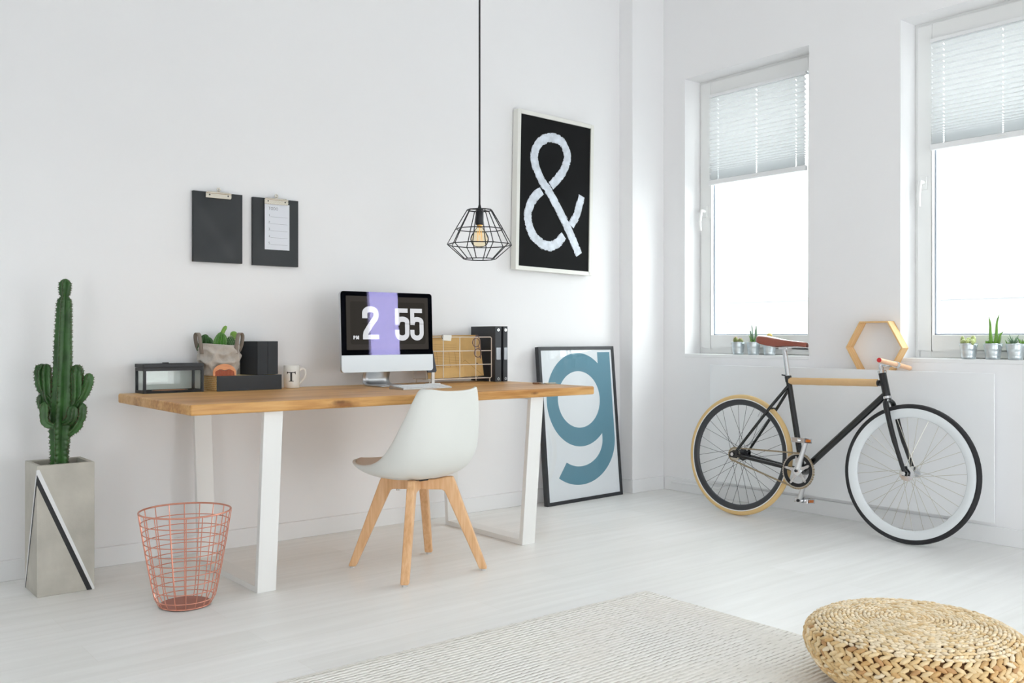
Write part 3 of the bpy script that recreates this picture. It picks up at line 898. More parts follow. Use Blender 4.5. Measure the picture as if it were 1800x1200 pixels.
M_blackbook = mat('black_cloth_board', (40, 44, 49), .6, bump=(150, .2, .001))
ang = radians(20)
for i, lab in enumerate(('charcoal box file nearer the fabric bag, standing on the storage box', 'charcoal box file nearer the letter mug, standing on the storage box')):
    c, s_ = cos(ang), sin(ang)
    ox = 1.806 + c * .0655 * i; oy = 4.1085 + s_ * .0655 * i
    t = thing('box_file', lab, 'box file', (ox, oy, TZ), ang, 'pair of box files')
    MB().box(0, .064, 0, .116 - .020 * i, 0, .1555).build('file_body', M_blackbook, t, smooth=False, bevel=.002)
    MB().box(.0635, .0645, .004, .114 - .020 * i, .003, .153).build('page_edge', mat('grey_page_edge', (150, 152, 152), .7), t, smooth=False)

# fabric bag with cacti
M_linen = mat('grey_linen', (186, 180, 172), .9, bump=(35, .5, .012), var=(18, .16), sheen=.2)
M_strap = mat('taupe_strap', (136, 126, 116), .85, bump=(80, .3, .004))
M_cact = green('cactus_green', (84, 138, 58)); M_cact_d = green('dark_cactus_green', (58, 96, 48)); M_spine_w = mat('pale_spines', (226, 226, 206), .7)
t = thing('cactus_bag', 'crumpled grey linen bag with straps holding green cacti on storage box', 'plant bag', (1.655, 4.188, TZ), -YAW * .6)
rnd = random.Random(3); n = 96; rows = []
for j in range(37):
    q = j / 36
    rx, ry = .080 + .009 * q, .056 + .010 * q
    row = []
    for k in range(n):
        a = 2 * pi * k / n
        sq = (abs(cos(a)) ** 3 + abs(sin(a)) ** 3) ** (-1 / 3)
        wr_ = 1 + .045 * sin(3 * a + 5 * q) * sin(pi * q) + .045 * sin(7 * a - 9 * q + 1) * sin(pi * q) + .026 * sin(11 * a + 14 * q) * sin(pi * q) ** .5 + .02 * sin(17 * a - 20 * q) * sin(pi * q)
        wr_ -= .05 * math.exp(-((q - .78) / .07) ** 2) * (.5 + .5 * sin(2 * a + .6))
        pt = Vector((rx * cos(a) * sq * wr_, ry * sin(a) * sq * wr_, .001 + .142 * q + .004 * sin(2 * a) * q))
        cr = (.011 * (1 - abs(noise.noise(pt * 17)) * 3) + .005 * noise.noise(pt * 48)) * sin(pi * min(1, q * 1.02)) ** .6
        row.append(tuple(pt + Vector((cos(a), sin(a), 0)) * cr))
    rows.append(row)
lip = [(x * .97, y * .97, z - .002) for x, y, z in rows[-1]]; inn = [(x * .93, y * .93, z - .03) for x, y, z in rows[-1]]
mb = MB(); mb.grid(rows + [lip, inn], closed=True); mb.add(rows[0], [tuple(range(n))]); mb.build('bag', M_linen, t, ang=180)
MB().lathe([(0, .118), (1, .120)], 40, Matrix.Diagonal((.078, .058, 1, 1)), caps=False).build('soil', M_soil, t)
for sg in (-1, 1):
    # a strap loop on each end of the bag, front tail hanging outside
    x = sg * .083
    p1 = smooth_path([(x - sg * .010, -.055, .098), (x - sg * .004, -.056, .150), (x + sg * .002, -.046, .186), (x + sg * .012, -.030, .194), (x + sg * .020, -.010, .180), (x + sg * .016, .006, .14), (x + sg * .004, .012, .108)], 7)
    rws = []
    for p in p1: rws.append([(p.x - .0085, p.y, p.z), (p.x + .0085, p.y, p.z)])
    MB().grid(rws).build('strap', M_strap, t, solid=.0022, ang=180)
def ribbed_stem(b, pts, rad, ribs=5, depth=.3, scal=.08, scn=30, per=6, mi=0, top=True, tw=0):
    """a cactus column: star cross-section, scalloped ribs"""
    P = [Vector(p) for p in pts]; N = len(P); n = ribs * per
    T = [(P[min(i + 1, N - 1)] - P[max(i - 1, 0)]).normalized() for i in range(N)]
    u = (Vector((1, 0, 0)) - T[0] * T[0].x).normalized(); rows = []
    for i in range(N):
        u = (u - T[i] * u.dot(T[i])).normalized(); w = T[i].cross(u); row = []
        for k in range(n):
            a = 2 * pi * k / n
            c = .5 + .5 * cos(a * ribs)
            r = rad[i] * (1 - depth * (1 - c ** 1.3) + scal * (c ** 6) * sin(i * 2 * pi / scn))
            row.append(P[i] + (u * cos(a + tw) + w * sin(a + tw)) * r)
        rows.append(row)
    b.grid(rows, mi, closed=True)
    b.add(rows[-1], [tuple(range(n))], mi); b.add(rows[0], [tuple(range(n))], mi)
    return rows
def capped(n, r0, r1, tip=.25, neck=None):
    out = []
    for i in range(n):
        q = i / (n - 1); r = r0 + (r1 - r0) * q
        if q > 1 - tip: r *= sqrt(max(.02, 1 - ((q - 1 + tip) / tip) ** 2))
        out.append(r)
    return out
def lin(p, q, n): 
    p, q = Vector(p), Vector(q); return [p + (q - p) * i / (n - 1) for i in range(n)]
b = MB(); ribbed_stem(b, lin((-.072, 0, .11), (-.058, 0, .188), 20), [r for r in capped(20, .026, .024, .5)], 12, .3, 0, 6, 4); b.build('cactus', M_cact_d, t)
b = MB(); ribbed_stem(b, lin((-.040, -.01, .11), (-.050, -.01, .176), 16), capped(16, .026, .022, .5), 12, .3, 0, 6, 4); b.build('cactus', M_cact_d, t)
b = MB(); rws = ribbed_stem(b, lin((.006, -.012, .108), (.010, -.012, .198), 30), capped(30, .041, .031, .75), 16, .28, 0, 6, 4)
for i in range(3, 28, 2):
    for k in range(16):
        p = Vector(rws[i][(k * 4 + (2 if False else 0)) % 64]); d = (p - Vector((.008, -.012, p.z))).normalized()
        b.tube([p, p + d * .003 + Vector((0, 0, .0015))], [.0008, .0002], 4, mi=1)
b.build('cactus', [M_cact, M_spine_w], t)
b = MB(); b.tube(smooth_path([(.012, -.012, .188), (.022, -.012, .210), (.032, -.012, .226)], 6), [.009] * 9 + [.0085, .0075, .006, .003], 10); b.build('cactus_shoot', mat('lime_shoot', (120, 164, 70), .5), t)
b = MB(); spiky_ball(b, (.052, -.012, .106), .023, .075, 0, 1, 12, 15, .004); b.build('cactus', [M_cact_d, M_spine_w], t)
b = MB(); b.tube(smooth_path([(.060, -.004, .15), (.064, -.004, .185), (.064, -.004, .202)], 6), [.016] * 8 + [.0155, .015, .013, .010, .004], 12); b.build('cactus_shoot', mat('lime_shoot', (120, 164, 70), .5), t)

# wooden comb standing against the bag
M_comb = wood('pear_wood', [(206, 134, 92), (220, 152, 108), (230, 168, 124)], 'X', 4, .5)
M_comb_t = wood('comb_teeth_wood', [(150, 70, 44), (172, 88, 58), (184, 104, 70)], 'Z', 6, .5)
t = thing('comb', 'small half-round wooden comb leaning on the front of the linen bag', 'comb', (1.648, 4.1075, TZ), radians(-2))
hw = .053
out = [(hw * 1.0, 0)] + arc(0, .014, hw, .040, 0, 180, 20) + [(-hw, 0)]
innr = [(-hw + .008, 0), (-hw + .009, .018), (-.024, .030), (-.014, .029), (0, .024), (.014, .029), (.024, .030), (hw - .009, .018), (hw - .008, 0)]
lean = Matrix.Rotation(radians(-8), 4, 'X')
MB().prism(out + innr, lean @ XZ, .006).build('comb_back', M_comb, t, bevel=.001, smooth=False)
for i in range(17):
    x = -hw + .0105 + i * (2 * hw - .021) / 16
    h = .019 + .010 * (1 - abs(abs(x) - .02) / .03)
    MB().prism([(x - .0019, 0), (x + .0019, 0), (x + .0019, h), (x - .0019, h)], lean @ XZ @ Matrix.Translation((0, 0, .0012)), .0036).build('tooth', M_comb_t, t, smooth=False)

# mug
M_china = mat('white_china', (236, 235, 230), .2, coat=.3)
t = thing('mug', 'white mug with a black letter T beside the storage box', 'mug', (2.004, 4.165, DZ), -YAW)
mr, mh = .0385, .108
MB().lathe([(.030, 0), (mr - .003, .001), (mr - .0005, .006), (mr, .02), (mr, mh - .002), (mr - .001, mh), (mr - .0035, mh - .002), (mr - .004, .01), (0, .007)], 48).build('mug_body', M_china, t)
b = MB(); b.tube(smooth_path([(mr - .002, 0, .082), (mr + .010, 0, .092), (mr + .023, 0, .088), (mr + .028, 0, .068), (mr + .020, 0, .045), (mr + .006, 0, .028), (mr - .002, 0, .022)], 6), .0034, 10, flat=1.4); b.build('mug_handle', M_china, t)
def on_cyl(poly, r, b, n=8):
    """drop a 2D outline (x across, y up) as a thin decal-thick relief on a cylinder facing -y"""
    xs_ = sorted(set(poly[i][0] for i in range(len(poly))))
    return
b = MB()
def cyl_quad(xa, xb, ya0, ya1, yb0, yb1, n=6):
    """band between xa..xb, bottom and top heights running linearly"""
    v = []; f = []
    r = mr + .0004
    for i in range(n + 1):
        q = i / n; x = xa + (xb - xa) * q; a = x / r
        for (z) in (ya0 + (yb0 - ya0) * q, ya1 + (yb1 - ya1) * q):
            v.append((r * sin(a), -r * cos(a), z))
    for i in range(n): f.append((2 * i, 2 * i + 2, 2 * i + 3, 2 * i + 1))
    b.add(v, f)
tx = .006
cyl_quad(tx - .0045, tx + .0045, .034, .074, .034, .074)            # upright
cyl_quad(tx - .0185, tx + .0185, .0735, .0775, .0735, .0775, 10)     # bar
cyl_quad(tx - .0215, tx - .0155, .0655, .0800, .0735, .0785); cyl_quad(tx + .0155, tx + .0215, .0735, .0785, .0655, .0800)  # bar serifs
cyl_quad(tx - .0115, tx + .0115, .0325, .0355, .0325, .0355, 8)      # foot
b.build('letter', mat('black_print', (26, 25, 24), .4), t)

# ------------------------------------------------------------------ rack, papers, glasses, binders
M_wire_w = mat('cream_wire', (226, 218, 206), .4)
RX, RY = 2.70, 4.05
t = thing('wire_rack', 'cream wire grid letter rack holding brown paper beside the computer', 'letter rack', (RX, RY, DZ))
Wd, zb, zt_ = .425, .022, .243
def wire(name, pts, r=.0022, closed=False): MB().tube(pts, r, 8, closed).build(name, M_wire_w, t)
for (y) in (0, .125):
    wire('outline_wire', [(0, y, zb), (Wd - .006, y, zb), (Wd, y, zb + .006), (Wd, y, zt_ - .006), (Wd - .006, y, zt_), (.006, y, zt_), (0, y, zt_ - .006)], .0026, True)
    for i in (1, 2, 3): wire('upright_wire', [(Wd * i / 4, y, zb), (Wd * i / 4, y, zt_)])
    for i in (1, 2): wire('cross_wire', [(0, y, zb + (zt_ - zb) * i / 3), (Wd, y, zb + (zt_ - zb) * i / 3)])
for x in (.01, Wd * .25, Wd * .5, Wd * .75, Wd - .01): wire('base_wire', [(x, 0, zb), (x, .125, zb)])
for x in (.02, Wd - .012):
    for y in (0, .125): wire('foot', [(x, y, zb), (x, y, .003), (x + .003, y, .003)], .003)

M_kraft = mat('kraft_paper', (208, 172, 112), .75, var=(14, .06)); M_kraft_l = mat('kraft_print', (150, 116, 66), .8)
def sheet(name, label, cat, loc, w, h, roll, tilt, m, th=.002):
    t = thing(name, label, cat, loc); t.rotation_euler = (radians(tilt), radians(roll), 0)
    return t
# planner page with a printed table
t = sheet('planner', 'brown paper planner with printed table grid at the front of the wire rack', 'planner', (RX + .020, RY + .012, DZ + .026), .23, .21, -1.0, -9, M_kraft)
MB().box(0, .235, 0, .003, 0, .208).build('cover', M_kraft, t, smooth=False)
b = MB()
gx0, gx1, gz0, gz1 = .03, .225, .056, .140
for i in range(11): z = gz0 + (gz1 - gz0) * i / 10; b.box(gx0, gx1, -.0006, 0, z - .0005, z + .0005)
for i in range(6): x = gx0 + (gx1 - gx0) * i / 5; b.box(x - .0005, x + .0005, -.0006, 0, gz0, gz1)
for i in range(4): z = .152 + i * .009; b.box(.05, .2, -.0006, 0, z - .0004, z + .0004)
b.build('printed_table', M_kraft_l, t, smooth=False)
t = sheet('envelope', 'plain brown paper envelope with dark knot, behind the eyeglasses in the rack', 'envelope', (RX + .155, RY + .035, DZ + .027), .24, .22, -1.5, -9, M_kraft)
MB().box(0, .245, 0, .004, 0, .214).build('envelope_body', M_kraft, t, smooth=False)
b = MB(); 
for (p, q) in (((.01, .0), (.13, .09)), ((.24, .0), (.13, .09))):
    Lf, Rt = offset_path([p, q], .0012); b.strip(Lf, Rt, XZ, .0005)
b.build('flap_crease', M_kraft_l, t, smooth=False)
b = MB(); b.ball((.205, -.003, .066), .006, 10, 6, sc=(1.3, .5, 1)); b.tube([(.200, -.002, .066), (.192, -.002, .060)], .0012, 5); b.tube([(.209, -.002, .064), (.215, -.002, .058)], .0012, 5)
b.build('string_knot', mat('brown_string', (110, 82, 48), .8), t)
t = sheet('brown_folder', 'tallest brown card folder rising above the top wire of the rack', 'folder', (RX + .080, RY + .066, DZ + .027), .3, .24, -1.0, -9, M_kraft)
MB().box(0, .318, 0, .005, 0, .226).build('folder_body', mat('tan_card', (198, 158, 96), .7, var=(12, .08)), t, smooth=False, bevel=.002)
t = thing('bulldog_clip', 'white clip on the rack\'s top wire beside the computer screen', 'clip', (RX + .095, RY - .004, DZ + .226))
MB().prism([(0, .0), (.052, -.004), (.056, .026), (.003, .029)], XZ, .010).build('clip_body', mat('white_clip', (234, 236, 230), .35), t, bevel=.002, smooth=False)
b = MB(); b.tube([(.004, -.004, .002), (-.006, -.006, .018), (-.002, -.006, .03)], .0012, 6); b.build('spring_wire', M_black_metal, t)

# dark slab on a white foot at the edge of the screen
t = thing('desk_caddy', 'dark blue-grey slanted slab on white foot behind the screen\'s edge', 'desk caddy', (2.722, 4.018, DZ))
MB().prism([(-.022, .060), (.030, .060), (.035, .070), (.012, .175), (.002, .182), (-.03, .182)], XZ @ Matrix.Translation((0, 0, -.030)), .012).build('slab', mat('slate_plastic', (58, 64, 76), .4), t, bevel=.004, smooth=False)
MB().box(.004, .022, .019, .028, .004, .062).build('post', M_white_metal, t, bevel=.002, smooth=False)
MB().box(-.03, .05, .006, .034, 0, .005).build('foot', M_white_metal, t, bevel=.002, smooth=False)

# eyeglasses hanging by one temple over the top wire
M_frame = mat('tortoise_frame', (112, 86, 82), .3, var=(60, .4)); M_lens = glass('lens', (246, 243, 238), 1.6)
t = thing('eyeglasses', 'brown-rimmed eyeglasses hanging vertically on the wire rack', 'eyeglasses', (RX + .318, RY - .0125, DZ + .248))
for cz, dx in ((-.034, -.006), (-.090, .006)):
    ring = [(dx + .024 * cos(a) * (1 if cos(a) < 0 else .92), .0, cz + .023 * sin(a)) for a in [2 * pi * i / 28 for i in range(28)]]
    MB().tube(ring, .0025, 7, True).build('rim', M_frame, t)
    v = [(p[0], p[1], p[2]) for p in ring]; MB().add(v, [tuple(range(28))]).build('lens', M_lens, t, smooth=False)
MB().tube(smooth_path([(.006, 0, -.055), (.012, -.003, -.062), (.012, 0, -.068)], 5), .002, 7).build('bridge', M_frame, t)
MB().tube(smooth_path([(.014, 0, -.012), (.010, .005, .002), (.008, .0125, .005), (.005, .021, -.002), (.003, .024, -.04), (.006, .022, -.11)], 6), .002, 7).build('temple', M_frame, t)
MB().tube(smooth_path([(.02, 0, -.112), (.026, .003, -.116), (.028, .0065, -.06), (.026, .0065, -.018)], 6), .002, 7).build('temple', M_frame, t)

# two binders
M_binder = mat('black_binder_board', (50, 53, 58), .5, bump=(160, .15, .001)); M_gap = mat('binder_inside', (16, 16, 18), .7)
M_label = mat('silver_label_holder', (176, 180, 186), .25, metal=.7)
def binder(x, wsp, label, extra):
    t = thing('ring_binder', label, 'binder', (x, 4.02, DZ), 0, 'pair of binders')
    D, H = .222, .302
    MB().box(0, .004, .002, D, 0, H).build('cover', M_binder, t, bevel=.0015, smooth=False)
    MB().box(wsp - .004, wsp, .002, D, 0, H).build('cover', M_binder, t, bevel=.0015, smooth=False)
    MB().box(0, wsp, 0, .004, 0, H).build('spine', M_binder, t, bevel=.0015, smooth=False)
    MB().box(.005, wsp - .005, .006, D - .02, .003, H - .012).build('page_block', M_gap, t, smooth=False)
    MB().box(wsp * .15, wsp * .85, -.002, 0, .12, .186).build('label_holder', M_label, t, smooth=False)
    for z in (.016, H - .02):
        MB().lathe([(.0035, 0), (.008, 0), (.008, .002), (.0035, .002)], 16, frame_mat((wsp / 2, 0, z), (1, 0, 0), (0, 0, 1), (0, -1, 0)), caps=False).build('eyelet', M_chrome, t)
    if extra:
        MB().tube([(wsp, .03, .165), (wsp + .006, .028, .21), (wsp + .006, .04, .215)], .003, 6).build('elastic_tab', M_gap, t)
    return t
binder(3.128, .042, 'black ring binder with its broad side seen, next to the wire rack', False)
binder(3.184, .030, 'black ring binder at the end of the row, nearest the desk\'s far end', True)

# keys
t = thing('key_bunch', 'small bunch of metal keys lying near the desk\'s far end', 'keys', (3.165, 3.66, DZ), radians(-40))
MB().tube(circle((0, 0, .003), .014, 24), .0016, 6, True).build('key_ring', M_chrome, t)
for a, l in ((20, .05), (-15, .055), (160, .045)):
    c, s_ = cos(radians(a)), sin(radians(a))
    Mk = frame_mat((.014 * c, .014 * s_, .002 + .003 * (a > 0)), (c, s_, 0), (-s_, c, 0), (0, 0, 1))
    MB().prism([(-.008, -.01), (.006, -.011), (.016, -.008), (.018, -.0035), (l, -.0035), (l + .004, 0), (l, .0035), (.034, .0035), (.031, .006), (.028, .0035), (.018, .0035), (.016, .008), (.006, .011), (-.008, .01)], Mk, .0025).build('key', mat('brass_nickel', (186, 172, 146), .3, metal=.9), t, smooth=False)
MB().obox((-.035, .006, .005), (.045, .018, .008)).build('key_fob', mat('brown_leather_fob', (128, 92, 64), .6), t, bevel=.003)

# ------------------------------------------------------------------ wall things
def clip_board(x0, z0, label):
    t = thing('clipboard', label, 'clipboard', (x0, WL - .012, z0), 0, 'clipboards on the wall')
    W, H = .235, .325
    rows = []
    for j in range(25):
        row = []
        for i in range(17):
            u, v = i / 16, j / 24
            w_ = .0018 * sin(5 * u + 7 * v + x0 * 9) + .0022 * sin(3 * u - 9 * v + x0 * 5) * (v < .8) + .001 * sin(14 * (u + v))
            edge = min(1, min(u, 1 - u, v, 1 - v) * 9)
            row.append((u * W, -.0068 - w_ * .8 * edge, v * H))
        rows.append(row)
    MB().grid(rows).build('cover_sheet', mat('black_leatherette', (33, 37, 40), .40, bump=(300, .15, .001)), t, ang=180)
    MB().box(0, W, -.003, .010, 0, H).build('board', mat('black_board', (30, 33, 36), .5), t, smooth=False)
    M_clip = mat('nickel_clip', (214, 206, 192), .25, metal=.9)
    b = MB(); b.prism([(0, 0), (.118, 0), (.122, .006), (.122, .022), (.112, .030), (.010, .030), (0, .022)], Matrix.Translation((W * .5 - .062, -.0105, H - .028)) @ XZ, .006)
    b.tube([(W * .5 - .06, -.015, H - .004), (W * .5 + .06, -.015, H - .004)], .004, 8)
    b.build('clip', M_clip, t, bevel=.001)
    b = MB(); b.lathe([(.004, 0), (.009, 0), (.009, .003), (.004, .003)], 16, frame_mat((W * .5, -.010, H + .014), (1, 0, 0), (0, 0, 1), (0, -1, 0)), caps=False)
    b.box(W * .5 - .006, W * .5 + .006, -.013, -.010, H - .002, H + .008)
    b.build('hang_loop', M_clip, t)
    for dx in (-.044, .044):
        MB().ball((W * .5 + dx, -.0165, H - .014), .0035, 8, 5).build('rivet', M_black_metal, t)
    return t
clip_board(1.560, 1.341, 'plain black clipboard hanging on the wall over the fabric bag, empty')
clip_board(1.847, 1.338, 'black clipboard holding a white to-do list on the wall')
t = thing('paper_note', 'narrow white paper to-do list clipped on the black clipboard', 'paper', (1.847 + .058, WL - .0235, 1.338 + .078))
MB().box(0, .128, 0, .0008, 0, .222).build('paper_sheet', mat('white_paper', (226, 229, 236), .8), t, smooth=False)
M_ink = mat('grey_ink', (120, 122, 128), .8)
STROKES = {'T': [[(0, 1), (.7, 1)], [(.35, 1), (.35, 0)]], 'O': [[(.4 + .4 * cos(a), .5 + .5 * sin(a)) for a in [2 * pi * i / 16 for i in range(17)]]],
           'D': [[(0, 0), (0, 1)], [(0, 1), (.3, 1), (.55, .85), (.65, .5), (.55, .15), (.3, 0), (0, 0)]],
           '1': [[(.1, .8), (.3, 1), (.3, 0)]], '2': [[(0, .8), (.1, .95), (.3, 1), (.5, .9), (.5, .7), (0, 0), (.55, 0)]],
           '3': [[(0, .9), (.25, 1), (.5, .85), (.45, .6), (.2, .52)], [(.2, .52), (.5, .42), (.52, .15), (.25, 0), (0, .1)]],
           '4': [[(.42, 0), (.42, 1), (0, .3), (.6, .3)]], '5': [[(.5, 1), (.1, 1), (.05, .55), (.3, .62), (.52, .42), (.45, .1), (.2, 0), (0, .1)]], '.': [[(.0, .0), (.0, .1)]]}
b = MB()
def write(txt, x, z, h, gap=.95, wd=.13):
    for ch in txt:
        if ch == ' ': x += h * .6; continue
        for st in STROKES[ch]:
            Lf, Rt = offset_path([(x + p[0] * h, z + p[1] * h) for p in st], wd * h); b.strip(Lf, Rt, XZ, .0004)
        x += h * (gap if ch not in '1.' else .6)
write('TO', .020, .192, .0125); write('DO', .046, .192, .0125)
for i in range(5):
    z = .160 - i * .0335
    write(str(i + 1) + '.', .020, z, .0105)
    b.box(.030, .118, -.0004, 0, z - .002, z - .0012)
b.build('list_print', M_ink, t, smooth=False)

# ampersand painting
M_paintwhite = mat('white_brush_paint', (216, 224, 234), .5, var=(26, .16), bump=(70, .6, .003)); M_canvas = mat('black_canvas', (19, 20, 21), .8, spec=.2)
M_frame_w = mat('white_picture_frame', (232, 232, 226), .4)
sc_ = 4.222 / 4.2
t = thing('painting', 'black painting of a white brushed ampersand in white frame', 'painting', (3.7303 * sc_, 4.222, 1 + .8437 * sc_))
t.rotation_euler = (0, radians(1.3), 0)
PW, PH = .607 * sc_, .933 * sc_; fw = .024; dp = .046
for (x0, x1, z0_, z1_) in ((-PW / 2, -PW / 2 + fw, -PH / 2, PH / 2), (PW / 2 - fw, PW / 2, -PH / 2, PH / 2), (-PW / 2 + fw, PW / 2 - fw, -PH / 2, -PH / 2 + fw), (-PW / 2 + fw, PW / 2 - fw, PH / 2 - fw, PH / 2)):
    MB().box(x0, x1, 0, dp, z0_, z1_).build('frame_rail', M_frame_w, t, smooth=False, bevel=.0015)
MB().box(-PW / 2 + fw, PW / 2 - fw, .008, .02, -PH / 2 + fw, PH / 2 - fw).build('canvas', M_canvas, t, smooth=False)
iw, ih = PW - 2 * fw, PH - 2 * fw
PA = [(0.872, 0.080), (0.8404, 0.1132), (0.6832, 0.2918), (0.564, 0.3941), (0.4159, 0.512), (0.2926, 0.5902), (0.2099, 0.6799), (0.1968, 0.7556), (0.2525, 0.8234), (0.3594, 0.8696), (0.4693, 0.8834), (0.5826, 0.8651), (0.6517, 0.8074), (0.6608, 0.7487), (0.6124, 0.6751), (0.5131, 0.6029), (0.434, 0.5574)]
PA[0] = (.862, .112); PA[1] = (.80, .175)
PB1 = [(0.3059, 0.5136), (0.2001, 0.4576), (0.1264, 0.366), (0.1297, 0.2893), (0.1912, 0.2156), (0.2917, 0.1673), (0.4125, 0.1487), (0.5234, 0.1688), (0.63, 0.232)]
PB2 = [(0.7351, 0.3047), (0.8157, 0.3901), (0.884, 0.521)]
rn = random.Random(11)
def brush(path, w):
    q = smooth_path([((p[0] - .5) * iw, (p[1] - .5) * ih) for p in path], 14)
    q = [(p.x, p.y) for p in q]
    b = MB(); Mf = Matrix.Translation((0, .008, 0)) @ XZ
    Lf, Rt = offset_path(q, w * .93, .0028, rn); b.strip(Lf, Rt, Mf, .0010)
    # loose bristle marks beside the stroke
    n = len(q)
    for _ in range(n):
        i = rn.randrange(2, n - 4); l = rn.randrange(2, 4); sg = rn.choice((-1, 1)); off = w / 2 * rn.uniform(.9, 1.06)
        sub = q[i:i + l + 1]
        Lf, Rt = offset_path(sub, 2 * off); e = Lf if sg > 0 else Rt
        a, c = offset_path(e, rn.uniform(.0012, .004)); b.strip(a, c, Mf, .0009)
    b.build('brush_stroke', M_paintwhite, t, smooth=False)
brush(PA, .055); brush(PB1, .056); brush(PB2, .052)

# pendant lamp
t = thing('pendant_lamp', 'black wire cage pendant lamp with amber bulb hanging from ceiling', 'lamp', (2.706, 3.6, 1.603))
M_cord = mat('black_cord', (30, 30, 32), .6)
MB().tube([(0, 0, .02), (0, 0, CEIL - 1.603 - .02)], .0045, 8).build('cord', M_cord, t)
MB().lathe([(0, CEIL - 1.603 - .028), (.045, CEIL - 1.603 - .026), (.05, CEIL - 1.603), (0, CEIL - 1.603)], 32).build('ceiling_cup', M_black_metal, t)
MB().lathe([(0, .026), (.005, .026), (.010, .004), (.011, 0), (.017, -.004), (.019, -.012), (.0195, -.068), (.018, -.071), (0, -.071)], 28).build('socket', M_black_metal, t)
LV = [(0.0, .0595), (-.092, .1147), (-.166, .1556), (-.235, .0765)]
b = MB(); a0 = .09
for (z, r) in LV: b.tube(circle((0, 0, z), r, 10, a0=a0), .0025 if z < 0 else .003, 6, True)
for k in range(10):
    a = a0 + 2 * pi * k / 10
    b.tube([(r * cos(a), r * sin(a), z) for z, r in LV], .0025, 6)
for k in (0, 2, 5, 7):
    a = a0 + 2 * pi * k / 10; b.tube([(.008 * cos(a), .008 * sin(a), .002), (.0595 * cos(a), .0595 * sin(a), 0)], .0028, 6)
b.build('wire_cage', M_black_metal, t)
def bulb_glass():
    m = bpy.data.materials.new('amber_glass'); m.use_nodes = True
    nt = m.node_tree; nt.nodes.remove(nt.nodes['Principled BSDF']); out = nt.nodes['Material Output']
    tr = nt.nodes.new('ShaderNodeBsdfTransparent'); tr.inputs['Color'].default_value = srgb(254, 247, 230)
    gl = nt.nodes.new('ShaderNodeBsdfGlossy'); gl.inputs['Roughness'].default_value = .02
    f = nt.nodes.new('ShaderNodeLayerWeight'); f.inputs['Blend'].default_value = .12
    mx = nt.nodes.new('ShaderNodeMixShader'); nt.links.new(f.outputs['Fresnel'], mx.inputs['Fac']); nt.links.new(tr.outputs[0], mx.inputs[1]); nt.links.new(gl.outputs[0], mx.inputs[2]); nt.links.new(mx.outputs[0], out.inputs['Surface'])
    return m
bp = smooth_path([(.013, 0, -.068), (.014, 0, -.082), (.031, 0, -.106), (.043, 0, -.130), (.043, 0, -.148), (.032, 0, -.170), (.012, 0, -.178), (.001, 0, -.179)], 6)
bulb = MB().lathe([(p.x, p.z) for p in bp], 28, caps=False).build('bulb', bulb_glass(), t, ang=180)
M_fil = mat('filament', (240, 190, 90), .4, emit=((255, 206, 120), .3))
b = MB(); b.tube([(0, 0, -.075), (0, 0, -.12)], .002, 6)
zz = []
for k in range(9):
    a = 2 * pi * k / 8; zz += [(.010 * cos(a), .010 * sin(a), -.10), (.013 * cos(a + .4), .013 * sin(a + .4), -.155)]
b.tube(zz, .0005, 5); b.build('filament', M_fil, bulb)
MB().lathe([(.0125, -.083), (.0135, -.072), (.0135, -.066)], 20, caps=False).build('bulb_screw', mat('brass', (206, 160, 92), .3, metal=.9), bulb)

# ------------------------------------------------------------------ leaning letter poster
M_teal = mat('teal_print', (98, 148, 168), .6); M_print = mat('poster_paper', (246, 248, 252), .55)
M_frame_b = mat('black_wood_frame', (44, 46, 50), .45)
GW, GH = .662, .938
t = thing('poster', 'framed poster of a teal letter g leaning on the wall', 'poster', (3.600, 4.128, 0))
t.rotation_euler = (-radians(5.0), 0, radians(3.0))
fw = .021; dp = .03
for (x0, x1, z0_, z1_) in ((0, fw, 0, GH), (GW - fw, GW, 0, GH), (fw, GW - fw, 0, fw), (fw, GW - fw, GH - fw, GH)):
    MB().box(x0, x1, 0, dp, z0_, z1_).build('frame_rail', M_frame_b, t, smooth=False, bevel=.0015)
MB().box(fw, GW - fw, .006, .02, fw, GH - fw).build('print', M_print, t, smooth=False)
gw, gh = GW - 2 * fw, GH - 2 * fw
def GP(p): return (fw + p[0] * gw, fw + p[1] * gh)
Mg = Matrix.Translation((0, .006, 0)) @ XZ; th_ = .0006
b = MB()
# bowl: outer and inner ellipse as a band
cx_, cy_ = .497, .6615
oo = [GP(p) for p in arc(cx_, cy_, .452, .3185, 0, 360, 72)]; ii = [GP(p) for p in arc(.492, .6625, .296, .1925, 0, 360, 72)]
b.strip(oo, ii, Mg, th_)
b.prism([GP(p) for p in [(.791, .982), (.973, .982), (.973, .40), (.791, .40), (.791, .55)]], Mg, th_ * 1.05)
outl = [GP((.973, .405))] + [GP(p) for p in arc(.462, .385, .511, .298, 0, -128, 40)]
inl = [GP((.791, .405))] + [GP(p) for p in arc(.465, .385, .326, .175, 0, -128, 40)]
b.strip(outl, inl, Mg, th_ * 1.1)
b.build('letter', M_teal, t, smooth=False)
MB().box(fw, GW - fw, .0015, .003, fw, GH - fw).build('glass', glass('poster_glass', (252, 253, 253), .8), t, smooth=False)

